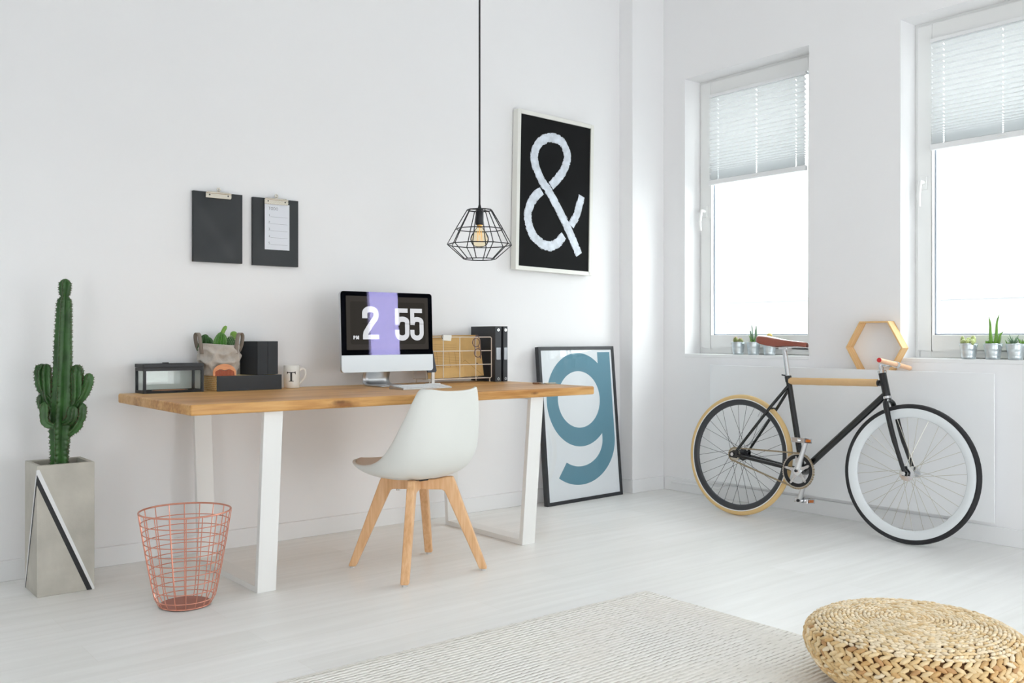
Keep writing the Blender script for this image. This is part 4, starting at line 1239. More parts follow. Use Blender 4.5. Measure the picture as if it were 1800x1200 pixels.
# ------------------------------------------------------------------ planter with cactus
M_conc = mat('concrete', (186, 182, 172), .85, bump=(26, .3, .006), var=(7, .14))
M_strw = mat('white_stripe_paint', (228, 229, 230), .6); M_strb = mat('black_stripe_paint', (34, 35, 38), .6)
pw_, pd_, ph_ = .208, .204, .503
t = thing('cactus_planter', 'tall grey concrete planter with black and white stripes holding a columnar cactus', 'potted plant', (.836, 3.921, 0))
b = MB(); wl_ = .018
v = []
for (a, z) in ((0, 0), (0, ph_), (wl_, ph_), (wl_, ph_ - .05)):
    v.append([(a, a, z), (pw_ - a, a, z), (pw_ - a, pd_ - a, z), (a, pd_ - a, z)])
b.grid(v, closed=True); b.add(v[0], [(0, 1, 2, 3)]); b.add(v[3], [(0, 1, 2, 3)])
pl_ = b.build('planter', M_conc, t, smooth=False, bevel=.002)
MB().box(wl_, pw_ - wl_, wl_, pd_ - wl_, ph_ - .05, ph_ - .026).build('soil', M_soil, t, smooth=False)
def stripe(name, poly, side, m):
    if side == 'front': Ms = Matrix.Translation((0, 0, 0)) @ XZ
    else: Ms = frame_mat((0, 0, 0), (0, 1, 0), (0, 0, 1), (-1, 0, 0))
    MB().prism(poly, Ms, .0007).build(name, m, pl_, smooth=False)
stripe('white_stripe', [(0, .470), (0, .488), (.009, .488), (.207, .008), (.207, .0), (.200, .0)], 'front', M_strw)
stripe('black_stripe', [(0, .430), (0, .470), (.199, .0), (.180, .0)], 'front', M_strb)
stripe('white_stripe', [(0, .486), (.006, .486), (.199, .03), (.203, .0), (.196, .0), (0, .455)], 'side', M_strw)
stripe('black_stripe', [(0, .468), (0, .430), (.190, .0), (.197, .0)], 'side', M_strb)
M_cac = mat('cactus_skin', (50, 88, 40), .36, var=(14, .4), bump=(60, .3, .003)); M_cedge = mat('cactus_spines', (92, 70, 50), .7)
c0 = Vector((.104, .102, ph_ - .03))
cr_ = Vector((cos(YAW), -sin(YAW), 0)); cf_ = Vector((sin(YAW), cos(YAW), 0))
def C3(r, z, f=0): return c0 + cr_ * r + cf_ * f + Vector((0, 0, z))
def cactus_arm(name, pts, rads, ribs=5, n=70, scn=6.5, depth=.42):
    path = smooth_path(pts, max(2, n // (len(pts) - 1)))
    e_ = path[-1]; d_ = (path[-1] - path[-2]).normalized(); path = path[:-1] + [e_ + d_ * (.0016 * i) for i in range(8)]
    N = len(path); rr = []
    for i in range(N):
        q = i / (N - 1) * (len(rads) - 1); k = min(int(q), len(rads) - 2); rr.append(rads[k] + (rads[k + 1] - rads[k]) * (q - k))
    tl = rads[-1] * 1.15; d2 = 0
    for i in range(N - 1, -1, -1):
        if i < N - 1: d2 += (path[i + 1] - path[i]).length
        if d2 > tl: break
        rr[i] *= sqrt(max(.004, 1 - (1 - d2 / tl) ** 2))
    b = MB(); P = path; T = [(P[min(i + 1, N - 1)] - P[max(i - 1, 0)]).normalized() for i in range(N)]
    n_ = ribs * 8; u = (cr_ - T[0] * T[0].dot(cr_)).normalized(); rows = []
    s_ = 0; tips = []
    for i in range(N):
        if i: s_ += (P[i] - P[i - 1]).length
        u = (u - T[i] * u.dot(T[i])).normalized(); w = T[i].cross(u); row = []
        ph = abs(cos(pi * s_ / .021)) ** .6
        for k in range(n_):
            a = 2 * pi * k / n_ - pi / 2; c = .5 + .5 * cos((a + pi / 2) * ribs)
            r = rr[i] * (1 - depth * (1 - c ** .85) + .17 * (c ** 3) * (ph - .75))
            row.append(P[i] + (u * cos(a) + w * sin(a)) * r)
        rows.append(row)
    b.grid(rows, 0, closed=True); b.add(rows[-1], [tuple(range(n_))]); b.add(rows[0], [tuple(range(n_))])
    # spine pairs along every rib
    d = 0; last = 0; s_ = 0
    for i in range(1, N - 1):
        s_ += (P[i] - P[i - 1]).length
        if s_ - last > .0085:
            last = s_
            for k in range(ribs):
                p = rows[i][k * 8]; dirv = (Vector(p) - P[i]).normalized()
                for sg in (-1, 1):
                    b.tube([Vector(p) - dirv * .001, Vector(p) + dirv * .0042 + T[i] * .0022 * sg], [.0011, .0003], 4, mi=1)
    return b.build(name, [M_cac, M_cedge], t, ang=60)
cactus_arm('cactus_stem', [C3(0, 0), C3(.004, .14), C3(.012, .30), C3(.016, .50), C3(.020, .64), C3(.021, .672), C3(.022, .70), C3(.024, .742)],
           [.034, .037, .045, .042, .038, .035, .032, .030, .028, .0165, .023, .025, .025], n=260)
AR = [[(-.020, .215), (-.052, .275), (-.060, .36), (-.058, .405)], [(-.03, .27), (-.072, .32), (-.080, .38), (-.072, .405)], [(-.03, .20), (-.070, .245), (-.078, .285)], [(-.012, .17, -.03), (-.040, .19, -.045), (-.044, .255, -.045)],
      [(.03, .20), (.060, .27), (.064, .34), (.060, .388)], [(.03, .24, .02), (.055, .31, .02), (.063, .37, .01), (.062, .402, 0)], [(.03, .22), (.088, .29), (.107, .335), (.112, .368)], [(.02, .18, -.02), (.055, .20, -.03), (.062, .24, -.03)],
      [(.03, .17), (.075, .195), (.084, .25)], [(.02, .13), (.06, .165), (.072, .19)], [(-.02, .22, .03), (-.04, .28, .05), (-.045, .36, .05)]]
for k, pts in enumerate(AR):
    pts3 = [C3(p[0] + .005, p[1], p[2] if len(p) > 2 else 0) for p in pts]
    big = k in (0, 1, 4, 5)
    cactus_arm('cactus_arm', pts3, [.016, .023, .025, .0225] if big else [.012, .019, .0205, .019], 4 if not big else 5, 54)

# ------------------------------------------------------------------ wire waste basket
M_copper = mat('copper_wire', (222, 158, 138), .32, metal=.85)
t = thing('waste_basket', 'copper wire waste basket on the floor in front of the desk leg', 'basket', (1.245, 3.478, 0), -.5)
Rb, Rt_, Hb = .108, .163, .350
def bR(z): 
    q = z / Hb
    return Rb - .012 + (Rt_ - Rb + .012) * (q ** .82) if z > .012 else Rb - .022
wr_ = .0019
MB().tube(circle((0, 0, Hb), Rt_, 64), .0034, 8, True).build('rim', M_copper, t)
MB().tube(circle((0, 0, .0045), Rb - .018, 56), .0028, 8, True).build('base_ring', M_copper, t)
for i in range(9):
    z = .028 + (Hb - .062) * i / 8.2
    MB().tube(circle((0, 0, z), bR(z), 56), wr_, 6, True).build('hoop', M_copper, t)
for k in range(18):
    a = 2 * pi * k / 18; pts = []
    for z in (.006, .012, .02, .035, .06, .1, .15, .2, .25, .3, .335, Hb): 
        r = (bR(z) if z > .03 else (Rb - .018) + (bR(.035) - Rb + .018) * max(0, (z - .006) / .029)) + wr_ * 1.2
        pts.append((r * cos(a), r * sin(a), z))
    MB().tube(pts, wr_, 6).build('upright_wire', M_copper, t)
MB().lathe([(0, .0055), (Rb - .018, .0055), (Rb - .018, .008), (0, .008)], 48).build('base_plate', mat('copper_plate', (184, 120, 104), .4, metal=.6), t)

# ------------------------------------------------------------------ bicycle
P0 = Vector((4.259, 3.288, 0)); fwd = Vector((.04, -.967, 0)).normalized(); lft = Vector((0, 0, 1)).cross(fwd); th_l = radians(6)
upv = Vector((0, 0, 1)) * cos(th_l) + lft * sin(th_l); lat = upv.cross(fwd)
t = thing('bicycle', 'black single-speed bicycle with tan rear tyre leaning on the radiator', 'bicycle')
t.matrix_world = frame_mat(P0 + Vector((0, 0, .001)), fwd, lat, upv)
WBASE, WRAD = .977, .336
BB = Vector((.400, 0, .287)); RA = Vector((0, 0, WRAD)); FA = Vector((WBASE, 0, WRAD)); STT = Vector((.279, 0, .785)); HT = Vector((.812, 0, .815)); HB = Vector((.842, 0, .702))
M_rope = mat('twine_wrap', (216, 184, 140), .85)
def frame_part():
    b = MB()
    b.tube([BB, STT], .0155, 16); b.tube([HB + Vector((-.004, 0, .012)), BB], .0175, 16); b.tube([HB, HT], .019, 16)
    b.lathe([(.02, -.034), (.02, .034)], 18, frame_mat(BB, (1, 0, 0), (0, 0, 1), (0, 1, 0)))
    b.tube([STT + (BB - STT) * -.0, STT + (BB - STT).normalized() * .03], .0185, 16)
    for s_ in (-1, 1):
        sb = STT + (BB - STT).normalized() * .055
        b.tube([sb + Vector((0, s_ * .012, 0)), Vector((.18, s_ * .034, .66)) * 1.0 if False else sb.lerp(RA, .3) + Vector((0, s_ * .034, 0)), RA + Vector((.012, s_ * .058, .012))], [.0085, .0085, .007], 10)
        b.tube([BB + Vector((-.01, s_ * .022, 0)), BB.lerp(RA, .3) + Vector((0, s_ * .036, 0)), RA + Vector((.02, s_ * .058, -.004))], [.011, .0105, .009], 10)
        b.prism([(-.022, -.016), (.028, -.020), (.034, .022), (.004, .024), (-.022, .010)], frame_mat(RA + Vector((0, s_ * .062 + (0 if s_ > 0 else .002), 0)), (1, 0, 0), (0, 0, 1), (0, -1, 0)), .005)
    # brake bridge
    q = (STT + (BB - STT).normalized() * .055).lerp(RA, .32)
    b.tube([q + Vector((0, -.034, 0)), q + Vector((0, .034, 0))], .006, 8)
    b.tube([STT.lerp(HT, .02) + Vector((0, 0, -.028)), HT + Vector((-.01, 0, -.048))], .0155, 14)
    return b
frame_part().build('bicycle_frame', M_black_paint, t)
# twine wrap on the top tube
a_ = STT + Vector((.014, 0, -.026)); c_ = HT + Vector((-.022, 0, -.047)); b = MB(); N = 110; pts = []; rr = []
for i in range(N * 3): 
    q = i / (N * 3 - 1); pts.append(a_.lerp(c_, q)); rr.append(.0182 + .0012 * sin(i * 2 * pi / 3) + .0004 * sin(q * 40))
b.tube(pts, rr, 16); b.build('top_tube_wrap', M_rope, t)
b = MB(); b.tube([STT + Vector((-.016, 0, .003)), STT + Vector((-.038, 0, .006))], .004, 8); b.build('clamp_bolt', M_black_metal, t)
# seat post and saddle
SP = Vector((.248, 0, .930))
MB().tube([STT.lerp(BB, .05), SP], .0132, 16).build('seat_post', M_chrome, t)
b = MB(); 
for s_ in (-1, 1): b.tube(smooth_path([(.13, s_ * .03, .962), (.20, s_ * .022, .940), (.29, s_ * .022, .942), (.372, s_ * .012, .945)], 6), .0035, 8)
b.obox(SP + Vector((.004, 0, .006)), (.05, .05, .018))
b.build('saddle_rail', M_chrome, t, bevel=.002)
M_leather = mat('brown_leather', (140, 74, 58), .28, coat=.25, bump=(120, .12, .002))
SAD = [(.100, .055, 1.001, .972), (.112, .072, 1.004, .962), (.135, .076, 1.003, .952), (.165, .070, .998, .944), (.20, .056, .991, .940), (.24, .040, .983, .943), (.28, .028, .977, .947), (.32, .022, .973, .947), (.355, .020, .970, .944), (.378, .017, .967, .941), (.386, .010, .962, .944)]
rows = []
for (x, hw_, zt0, zb0) in SAD:
    row = []
    for i in range(17):
        a = pi * i / 16
        yy = hw_ * (abs(cos(a)) ** .55) * (1 if cos(a) > 0 else -1)
        zz0 = zb0 + (zt0 - zb0) * (sin(a) ** .6)
        row.append((x, yy, zz0))
    rows.append(row)
sad = MB().grid(rows).build('saddle', M_leather, t, solid=.004, ang=180)
sad.modifiers.new('sub', 'SUBSURF').render_levels = 1
for s_ in (-1, 1):
    for dx in (0, 1): MB().ball((.118 + .022 * dx * .3, s_ * (.064 - .034 * dx), .987 + .012 * dx), .005, 8, 5).build('rivet', mat('copper_rivet', (206, 140, 110), .3, metal=.9), sad)
# headset, stem, bar
ax = (HT - HB).normalized()
b = MB()
for (p, l) in ((HT, .014), (HB - ax * .012, .012)): b.tube([p, p + ax * l], .0215, 18)
b.build('headset', M_chrome, t)
BARC = Vector((.880, 0, .862))
b = MB(); b.tube([HT + ax * .012, HT + ax * .040, HT + ax * .052 + Vector((.006, 0, 0))], [.0125, .0115, .012], 14); b.tube([HT + ax * .050, BARC], [.0115, .0125], 14)
b.build('stem', M_chrome, t)
M_barw = wood('bar_wood', [(222, 168, 126), (232, 184, 144), (240, 200, 164)], 'Y', 2, .4)
yw = radians(-10)
bd = Vector((sin(yw), cos(yw), 0))
bar = MB(); bar.tube([BARC - bd * .262, BARC - bd * .02, BARC + bd * .02, BARC + bd * .232], [.0115, .0125, .0125, .0115], 16); bar = bar.build('handlebar', M_barw, t)
MB().tube([BARC - bd * .264, BARC - bd * .2615], .0108, 16).build('end_plug', mat('red_plug', (196, 40, 44), .5), bar)
MB().tube([BARC - bd * .018, BARC + bd * .018], .0165, 18).build('bar_clamp', M_chrome, t)
# fork
b = MB()
cr2 = HB - ax * .020
b.tube([HB - ax * .012, cr2], .0165, 14)
for s_ in (-1, 1):
    b.tube(smooth_path([cr2 + Vector((0, 0, 0)), cr2 + Vector((.006, s_ * .026, -.004)), cr2 + Vector((.016, s_ * .042, -.035)), cr2.lerp(FA, .5) + Vector((-.006, s_ * .046, .0)), FA + Vector((-.004, s_ * .052, .006))], 6), [.014] * 8 + [.0145] * 6 + [.0125] * 6 + [.0105] * 4 + [.009], 12, flat=.8)
    b.prism([(-.014, -.012), (.012, -.012), (.014, .008), (0, .024), (-.016, .018)], frame_mat(FA + Vector((0, s_ * .052 + .0025, 0)), (1, 0, 0), (0, 0, 1), (0, -1, 0)), .005)
b.build('fork', M_black_paint, t)
# wheels
def wheel(center, spec, lab):
    """ring sections in the (x,z) plane around the axle along y"""
    Mw = frame_mat(center, (1, 0, 0), (0, 0, 1), (0, -1, 0))
    def ring(prof, n=80): 
        b = MB(); v = []; P = len(prof)
        for k in range(n):
            a = 2 * pi * k / n
            for (r, y) in prof: v.append(Mw @ Vector((r * cos(a), r * sin(a), y)))
        f = []
        for k in range(n):
            for i in range(P): f.append((k * P + i, k * P + (i + 1) % P, ((k + 1) % n) * P + (i + 1) % P, ((k + 1) % n) * P + i))
        return b.add(v, f)
    ro, ri = spec['rim']
    w = ring([(ro, -.0105), (ro, .0105), (ro - .012, .0115), (ri + .006, .0085), (ri, .003), (ri, -.003), (ri + .006, -.0085), (ro - .012, -.0115)]).build('wheel', spec['rim_mat'], t, ang=50)
    w['label'] = lab
    tr = (WRAD - ro) / 2 + .0015; tcx = WRAD - tr
    ring([(tcx + tr * cos(2 * pi * i / 14), max(.0105, tr * .98) * sin(2 * pi * i / 14)) for i in range(14)]).build('tire', spec['tire'], w, ang=180)
    if 'strip' in spec:
        s0, s1 = spec['strip']; ring([(s0, -.0122), (s0, .0122), (s1, .0125), (s1, -.0125)]).build('sidewall', mat('white_sidewall', (232, 232, 230), .5), w, ang=50)
    b = MB(); fl_ = .034; hr = spec.get('flange', .030)
    b.lathe([(0, -.050), (.008, -.050), (.008, -fl_ - .003), (hr, -fl_ - .002), (hr, -fl_ + .001), (.014, -fl_ + .006), (.013, 0), (.014, fl_ - .006), (hr, fl_ - .001), (hr, fl_ + .002), (.008, fl_ + .003), (.008, .050), (0, .050)], 28, Mw)
    b.build('hub', spec['hub'], w)
    b = MB(); b.lathe([(0, -.074), (.005, -.074), (.005, .074), (0, .074)], 12, Mw); b.lathe([(0.005, .062), (.0105, .062), (.0105, .072), (.005, .072)], 6, Mw); b.lathe([(0.005, -.062), (.0105, -.062), (.0105, -.072), (.005, -.072)], 6, Mw); b.build('axle', M_chrome, w)
    ns = 32
    for k in range(ns):
        a = 2 * pi * (k + .5) / ns; s_ = -1 if k % 2 else 1
        off = spec['cross'] * (1 if (k // 2) % 2 else -1)
        p = Mw @ Vector((hr * .9 * cos(a + off), hr * .9 * sin(a + off), s_ * fl_)); q = Mw @ Vector((ri + .001, 0, 0)) - Mw @ Vector((0, 0, 0))
        q = Mw @ Vector(((ri + .001) * cos(a), (ri + .001) * sin(a), s_ * .001))
        MB().tube([p, q], spec.get('sr', .0011), 5).build('spoke', spec['spoke'], w)
    a = spec['valve']
    MB().tube([Mw @ Vector((ri * cos(a), ri * sin(a), 0)), Mw @ Vector(((ri - .035) * cos(a), (ri - .035) * sin(a), 0))], .0025, 6).build('valve', M_chrome, w)
    return w
M_tan = mat('tan_rubber', (216, 184, 128), .6); M_blk = mat('black_rubber', (40, 40, 43), .75); M_rimb = mat('black_rim', (50, 53, 58), .35, coat=.2); M_rimw = mat('white_rim', (226, 231, 234), .25, coat=.3)
M_spb = mat('dark_spoke', (64, 66, 72), .3, metal=.7); M_sps = mat('steel_spoke', (196, 192, 180), .3, metal=.7)
wheel(RA, dict(rim=(.309, .277), strip=(.308, .320), rim_mat=M_rimb, tire=M_tan, hub=M_black_metal, spoke=M_spb, cross=1.15, valve=radians(64), flange=.033), 'wheel with tan tyre and black rim')
wheel(FA, dict(rim=(.314, .270), rim_mat=M_rimw, tire=M_blk, hub=M_chrome, spoke=M_sps, cross=.55, valve=radians(146), flange=.036), 'wheel with black tyre and deep white rim')
# drivetrain on the side facing the room (-y)
M_steelring = mat('steel_teeth', (206, 200, 188), .3, metal=.8)
yr = -.046
Mr = frame_mat(BB + Vector((0, yr, 0)), (1, 0, 0), (0, 0, 1), (0, -1, 0))
b = MB(); n = 96; prof = []
def ringplate(b, r1, r0, y0_, y1_, n, M_, mi=0, teeth=0):
    v = []
    for k in range(n):
        a = 2 * pi * k / n; rr_ = r1 + (teeth if k % 2 else 0)
        for (r, y) in ((r0, y0_), (rr_, y0_), (rr_, y1_), (r0, y1_)): v.append(M_ @ Vector((r * cos(a), r * sin(a), y)))
    f = []
    for k in range(n):
        j = (k + 1) % n
        for i in range(4): f.append((k * 4 + i, k * 4 + (i + 1) % 4, j * 4 + (i + 1) % 4, j * 4 + i))
    b.add(v, f, mi)
ringplate(b, .0895, .083, -.0015, .0015, 96, Mr, 0, .004); ch = b.build('chainring', M_steelring, t, ang=20)
b = MB(); ringplate(b, .0845, .066, -.002, .0024, 72, Mr); b.build('ring_plate', M_black_metal, ch, ang=40)
b = MB()
for k in range(5):
    a = radians(90 - 12) + 2 * pi * k / 5 + .35
    ca, sa = cos(a), sin(a)
    b.prism([(.014, -.014), (.045, -.007), (.068, -.007), (.076, 0), (.068, .007), (.045, .007), (.014, .014)], Mr @ Matrix.Rotation(a, 4, 'Z') @ Matrix.Translation((0, 0, .0005)), .006)
b.lathe([(0, .001), (.024, .001), (.024, .012), (.012, .016), (0, .016)], 24, Mr); b.build('spider', M_chrome, ch, bevel=.0012)
for k in range(5):
    a = radians(90 - 12) + 2 * pi * k / 5 + .35
    MB().lathe([(.002, .0065), (.0058, .0065), (.0058, .009), (.002, .009)], 12, Mr @ Matrix.Translation((.071 * cos(a), .071 * sin(a), 0)), caps=False).build('ring_bolt', M_chrome, ch)
M_refl = mat('amber_reflector', (196, 104, 24), .25, coat=.4)
def pedal(c, sy, parent):
    b = MB(); L_ = .072; c = Vector(c)
    # cage: two side plates, end plates, centre barrel
    y0_, y1_ = sorted((c.y, c.y + sy * .088))
    b.box(c.x - .038, c.x - .034, y0_ + .012, y1_, c.z - .012, c.z + .012); b.box(c.x + .034, c.x + .038, y0_ + .012, y1_, c.z - .012, c.z + .012)
    b.box(c.x - .038, c.x + .038, y0_ + .012, y0_ + .015, c.z - .012, c.z + .012); b.box(c.x - .038, c.x + .038, y1_ - .003, y1_, c.z - .012, c.z + .012)
    b.tube([(c.x, y0_, c.z), (c.x, y1_, c.z)], .010, 12)
    p = b.build('pedal', M_chrome, parent, bevel=.001)
    for sx in (-1, 1): MB().box(c.x + sx * .0385 - (.002 if sx < 0 else 0), c.x + sx * .0385 + (.002 if sx > 0 else 0), (y0_ + y1_) / 2 - .018, (y0_ + y1_) / 2 + .026, c.z - .007, c.z + .007).build('reflector', M_refl, p, smooth=False)
ct = Vector((.447, -.060, .449)); cb = Vector((.353, .060, .125))
for (p, s_, y_) in ((ct, -1, -.054), (cb, 1, .054)):
    b = MB(); base = BB + Vector((0, y_, 0)); end = Vector((p.x, p.y, p.z))
    b.tube([base, base.lerp(end, .15), base.lerp(end, .6), base.lerp(end, .95), end + (end - base).normalized() * .008], [.0165, .016, .0125, .0130, .0115], 12, flat=.62)
    b.lathe([(0, -.008), (.014, -.008), (.014, .008), (0, .008)], 18, frame_mat(end, (1, 0, 0), (0, 0, 1), (0, -1, 0)))
    ck = b.build('crank', mat('polished_crank', (214, 215, 217), .28, metal=.85), t)
    MB().lathe([(.003, -.0095 * 1), (.0075, -.0095), (.0075, .0095), (.003, .0095)], 14, frame_mat(base if s_ < 0 else end, (1, 0, 0), (0, 0, 1), (0, -1, 0)) @ Matrix.Translation((0, 0, .006))).build('crank_bolt', M_black_metal, ck)
    pedal(end + Vector((0, s_ * .006, 0)), s_, ck)
b = MB(); cg = Matrix.Identity(4); Mc = frame_mat(RA + Vector((0, yr, 0)), (1, 0, 0), (0, 0, 1), (0, -1, 0)); ringplate(b, .034, .012, -.0015, .0015, 36, Mc, 0, .004); b.build('sprocket', M_steelring, t, ang=20)
def chain_links(p, q, n):
    b = MB(); d = (q - p); L_ = d.length; d = d.normalized(); up_ = Vector((0, 1, 0)).cross(d)
    for i in range(n):
        c = p + d * L_ * (i + .5) / n
        b.obox(c, (L_ / n * (.62 if i % 2 else 1.1), .0062 if i % 2 else .0078, .0068 if i % 2 else .0082), Matrix((d, Vector((0, 1, 0)), up_)).transposed())
    return b
R1, R2 = .036, .092
p1 = RA + Vector((0.0, yr, R1)); q1 = BB + Vector((-.01, yr, R2)); p2 = RA + Vector((0, yr, -R1)); q2 = BB + Vector((-.045, yr, -R2 * .88))
b = chain_links(p1, q1, 46); c2 = chain_links(p2, q2, 46); b.add(c2.v, c2.f)
# chain seated on the ring's front half
for k in range(28):
    a = radians(100) - radians(220) * k / 27
    c = BB + Vector((R2 * cos(a), yr, R2 * sin(a))); tx_ = Vector((-sin(a), 0, cos(a))); nn = Vector((cos(a), 0, sin(a)))
    b.obox(c, (.0115 if k % 2 else .007, .0078 if k % 2 else .006, .008), Matrix((tx_, Vector((0, 1, 0)), nn)).transposed())
for k in range(10):
    a = radians(90) + radians(180) * k / 9
    c = RA + Vector((R1 * cos(a), yr, R1 * sin(a))); tx_ = Vector((-sin(a), 0, cos(a))); nn = Vector((cos(a), 0, sin(a)))
    b.obox(c, (.0115, .0075, .008), Matrix((tx_, Vector((0, 1, 0)), nn)).transposed())
b.build('chain', mat('chain_steel', (172, 158, 134), .35, metal=.8), t, smooth=False)

# ------------------------------------------------------------------ rug
def rug_material():
    m = bpy.data.materials.new('ribbed_wool'); m.use_nodes = True
    nt = m.node_tree; L = nt.links.new; p = nt.nodes['Principled BSDF']; p.inputs['Roughness'].default_value = .95; p.inputs['Specular IOR Level'].default_value = .1
    tc = nt.nodes.new('ShaderNodeTexCoord'); sep = nt.nodes.new('ShaderNodeSeparateXYZ'); L(tc.outputs['Object'], sep.inputs[0])
    nz = nt.nodes.new('ShaderNodeTexNoise'); nz.inputs['Scale'].default_value = 9; nz.inputs['Detail'].default_value = 3; L(tc.outputs['Object'], nz.inputs['Vector'])
    wob = nt.nodes.new('ShaderNodeMath'); wob.operation = 'MULTIPLY_ADD'; wob.inputs[1].default_value = .012; L(nz.outputs['Fac'], wob.inputs[0]); L(sep.outputs['Y'], wob.inputs[2])
    fr = nt.nodes.new('ShaderNodeMath'); fr.operation = 'MULTIPLY'; fr.inputs[1].default_value = 2 * pi / .0185; L(wob.outputs[0], fr.inputs[0])
    sn = nt.nodes.new('ShaderNodeMath'); sn.operation = 'SINE'; L(fr.outputs[0], sn.inputs[0])
    # broken dashes along each groove
    mp = nt.nodes.new('ShaderNodeMapping'); mp.inputs['Scale'].default_value = (34, 54, 1); L(tc.outputs['Object'], mp.inputs['Vector'])
    n2 = nt.nodes.new('ShaderNodeTexNoise'); n2.inputs['Scale'].default_value = 1.0; n2.inputs['Detail'].default_value = 3; L(mp.outputs['Vector'], n2.inputs['Vector'])
    n3 = nt.nodes.new('ShaderNodeTexNoise'); n3.inputs['Scale'].default_value = 3.2; n3.inputs['Detail'].default_value = 4; L(tc.outputs['Object'], n3.inputs['Vector'])
    a = nt.nodes.new('ShaderNodeMath'); a.operation = 'ADD'; L(n2.outputs['Fac'], a.inputs[0]); L(n3.outputs['Fac'], a.inputs[1])
    g = nt.nodes.new('ShaderNodeMapRange'); g.inputs['From Min'].default_value = -.55; g.inputs['From Max'].default_value = -1.0; g.inputs['To Min'].default_value = 0; g.inputs['To Max'].default_value = 1; L(sn.outputs[0], g.inputs['Value'])
    d = nt.nodes.new('ShaderNodeMapRange'); d.inputs['From Min'].default_value = .86; d.inputs['From Max'].default_value = 1.16; L(a.outputs[0], d.inputs['Value'])
    mu = nt.nodes.new('ShaderNodeMath'); mu.operation = 'MULTIPLY'; L(g.outputs[0], mu.inputs[0]); L(d.outputs[0], mu.inputs[1])
    mx = nt.nodes.new('ShaderNodeMix'); mx.data_type = 'RGBA'; L(mu.outputs[0], mx.inputs['Factor']); mx.inputs[7].default_value = srgb(172, 165, 154)
    r = nt.nodes.new('ShaderNodeValToRGB'); r.color_ramp.elements[0].position = .35; r.color_ramp.elements[1].position = .65; r.color_ramp.elements[0].color = srgb(241, 237, 229); r.color_ramp.elements[1].color = srgb(252, 250, 245)
    L(n3.outputs['Fac'], r.inputs['Fac']); L(r.outputs['Color'], mx.inputs[6]); L(mx.outputs[2], p.inputs['Base Color'])
    bm_ = nt.nodes.new('ShaderNodeBump'); bm_.inputs['Strength'].default_value = .6; bm_.inputs['Distance'].default_value = .004
    hsum = nt.nodes.new('ShaderNodeMath'); hsum.operation = 'MULTIPLY_ADD'; hsum.inputs[1].default_value = .6; L(n2.outputs['Fac'], hsum.inputs[0]); L(sn.outputs[0], hsum.inputs[2])
    L(hsum.outputs[0], bm_.inputs['Height']); L(bm_.outputs['Normal'], p.inputs['Normal'])
    return m
RUGX0, RUGX1, RUGY0, RUGY1, RUGH = .35, 2.702, .55, 2.522, .011
b = MB(); rr = random.Random(5)
nx = 160; ny = 60
rows = []
for j in range(ny + 1):
    row = []
    for i in range(nx + 1):
        x = RUGX0 + (RUGX1 - RUGX0) * i / nx; y = RUGY0 + (RUGY1 - RUGY0) * j / ny
        if i in (0, nx): x += rr.uniform(-.003, .003)
        if j in (0, ny): y += rr.uniform(-.003, .003)
        edge = i in (0, nx) or j in (0, ny)
        row.append((x, y, .005 if edge else RUGH + .0012 * (i % 2) + rr.uniform(-.0006, .0006)))
    rows.append(row)
b.grid(rows)
per = [(p[0], p[1]) for p in rows[0]] + [(r_[-1][0], r_[-1][1]) for r_ in rows[1:]] + [(p[0], p[1]) for p in rows[-1][-2::-1]] + [(r_[0][0], r_[0][1]) for r_ in rows[-2:0:-1]]
n = len(per); b.add([(x, y, .005) for x, y in per] + [(x, y, .0005) for x, y in per], [(i, (i + 1) % n, n + (i + 1) % n, n + i) for i in range(n)] + [tuple(range(n, 2 * n))])
tag(b.build('rug', rug_material(), ang=60), 'cream ribbed wool rug on the pale floor under the woven pouf', 'rug')

# ------------------------------------------------------------------ woven pouf
PTON = [(218, 186, 134), (230, 204, 158), (204, 164, 108), (240, 222, 190), (190, 146, 96)]
PM_ = [mat('seagrass_%d' % i, c, .45, bump=(90, .4, .003), var=(30, .12)) for i, c in enumerate(PTON)]
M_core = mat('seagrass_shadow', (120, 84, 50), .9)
t = thing('woven_pouf', 'round woven seagrass pouf standing at the edge of the cream rug', 'pouf', (2.552, 1.352, .0185))
prof = smooth_path([(.195, .004), (.240, .025), (.275, .065), (.293, .110), (.282, .145), (.248, .166), (.19, .176), (.10, .181), (.0, .182)], 12)
prof = [(p.x, p.y) for p in prof]
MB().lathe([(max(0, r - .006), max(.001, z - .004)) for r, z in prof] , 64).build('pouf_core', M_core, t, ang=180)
b = MB(); rn = random.Random(9)
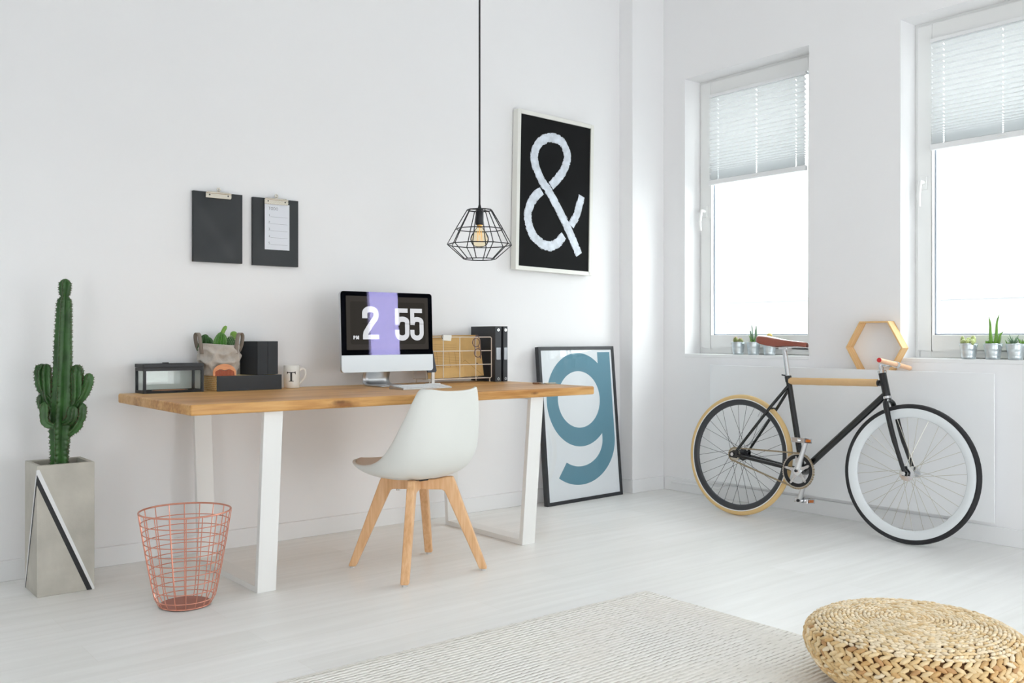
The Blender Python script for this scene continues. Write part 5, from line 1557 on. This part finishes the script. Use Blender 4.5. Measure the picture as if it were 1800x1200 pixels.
# arc length stations
acc = [0]
for i in range(1, len(prof)): acc.append(acc[-1] + sqrt((prof[i][0] - prof[i - 1][0]) ** 2 + (prof[i][1] - prof[i - 1][1]) ** 2))
def at(s_):
    for i in range(1, len(prof)):
        if acc[i] >= s_:
            k = (s_ - acc[i - 1]) / max(1e-9, acc[i] - acc[i - 1]); r = prof[i - 1][0] + (prof[i][0] - prof[i - 1][0]) * k; z = prof[i - 1][1] + (prof[i][1] - prof[i - 1][1]) * k
            tr_, tz = prof[i][0] - prof[i - 1][0], prof[i][1] - prof[i - 1][1]; l = sqrt(tr_ * tr_ + tz * tz); return r, z, tr_ / l, tz / l
    return prof[-1][0], prof[-1][1], -1, 0
s_ = .004; row_i = 0
while s_ < acc[-1] - .004:
    r, z, tr_, tz = at(s_)
    side = s_ < .20
    step = .0125 if side else .0112
    ln = .034 if side else .021
    n = max(5, int(2 * pi * max(r, .006) / (ln * .72)))
    for k in range(n):
        a = 2 * pi * (k + .5 * (row_i // 2 % 2)) / n + row_i * .13 + rn.uniform(-.02, .02)
        er = Vector((cos(a), sin(a), 0)); et = Vector((-sin(a), cos(a), 0)); up_ = er * tr_ + Vector((0, 0, tz)); nn = et.cross(up_).normalized()
        if nn.dot(er * (-tz * -1) + Vector((0, 0, 1)) * .2) < 0 and not side: nn = -nn
        outn = (er * tz - Vector((0, 0, tr_))).normalized()
        tilt = radians((30 if row_i % 2 else -30) if side else (17 if row_i % 2 else -17)) + rn.uniform(-.1, .1)
        d = et * cos(tilt) + up_ * sin(tilt); w = outn.cross(d)
        c = er * r + Vector((0, 0, z)) + outn * rn.uniform(-.0015, .0015)
        Ml = Matrix((d, w, outn)).transposed()
        b.ball(c, 1, 6, 5, rn.choice((0, 0, 0, 1, 1, 1, 2, 0, 1, 3, 4)) if side else rn.choice((1, 1, 3, 3, 3, 0)), (ln * .56 * rn.uniform(.9, 1.1), step * (.60 if side else .50) * rn.uniform(.9, 1.1), .0062 if side else .0048), Ml @ Matrix(((0, 0, 1), (1, 0, 0), (0, 1, 0))).transposed().inverted() if False else Ml)  # top strands take the paler tones, a highlight painted into the colour
    s_ += step; row_i += 1
b.build('braid', PM_, t, ang=180, weld=False)
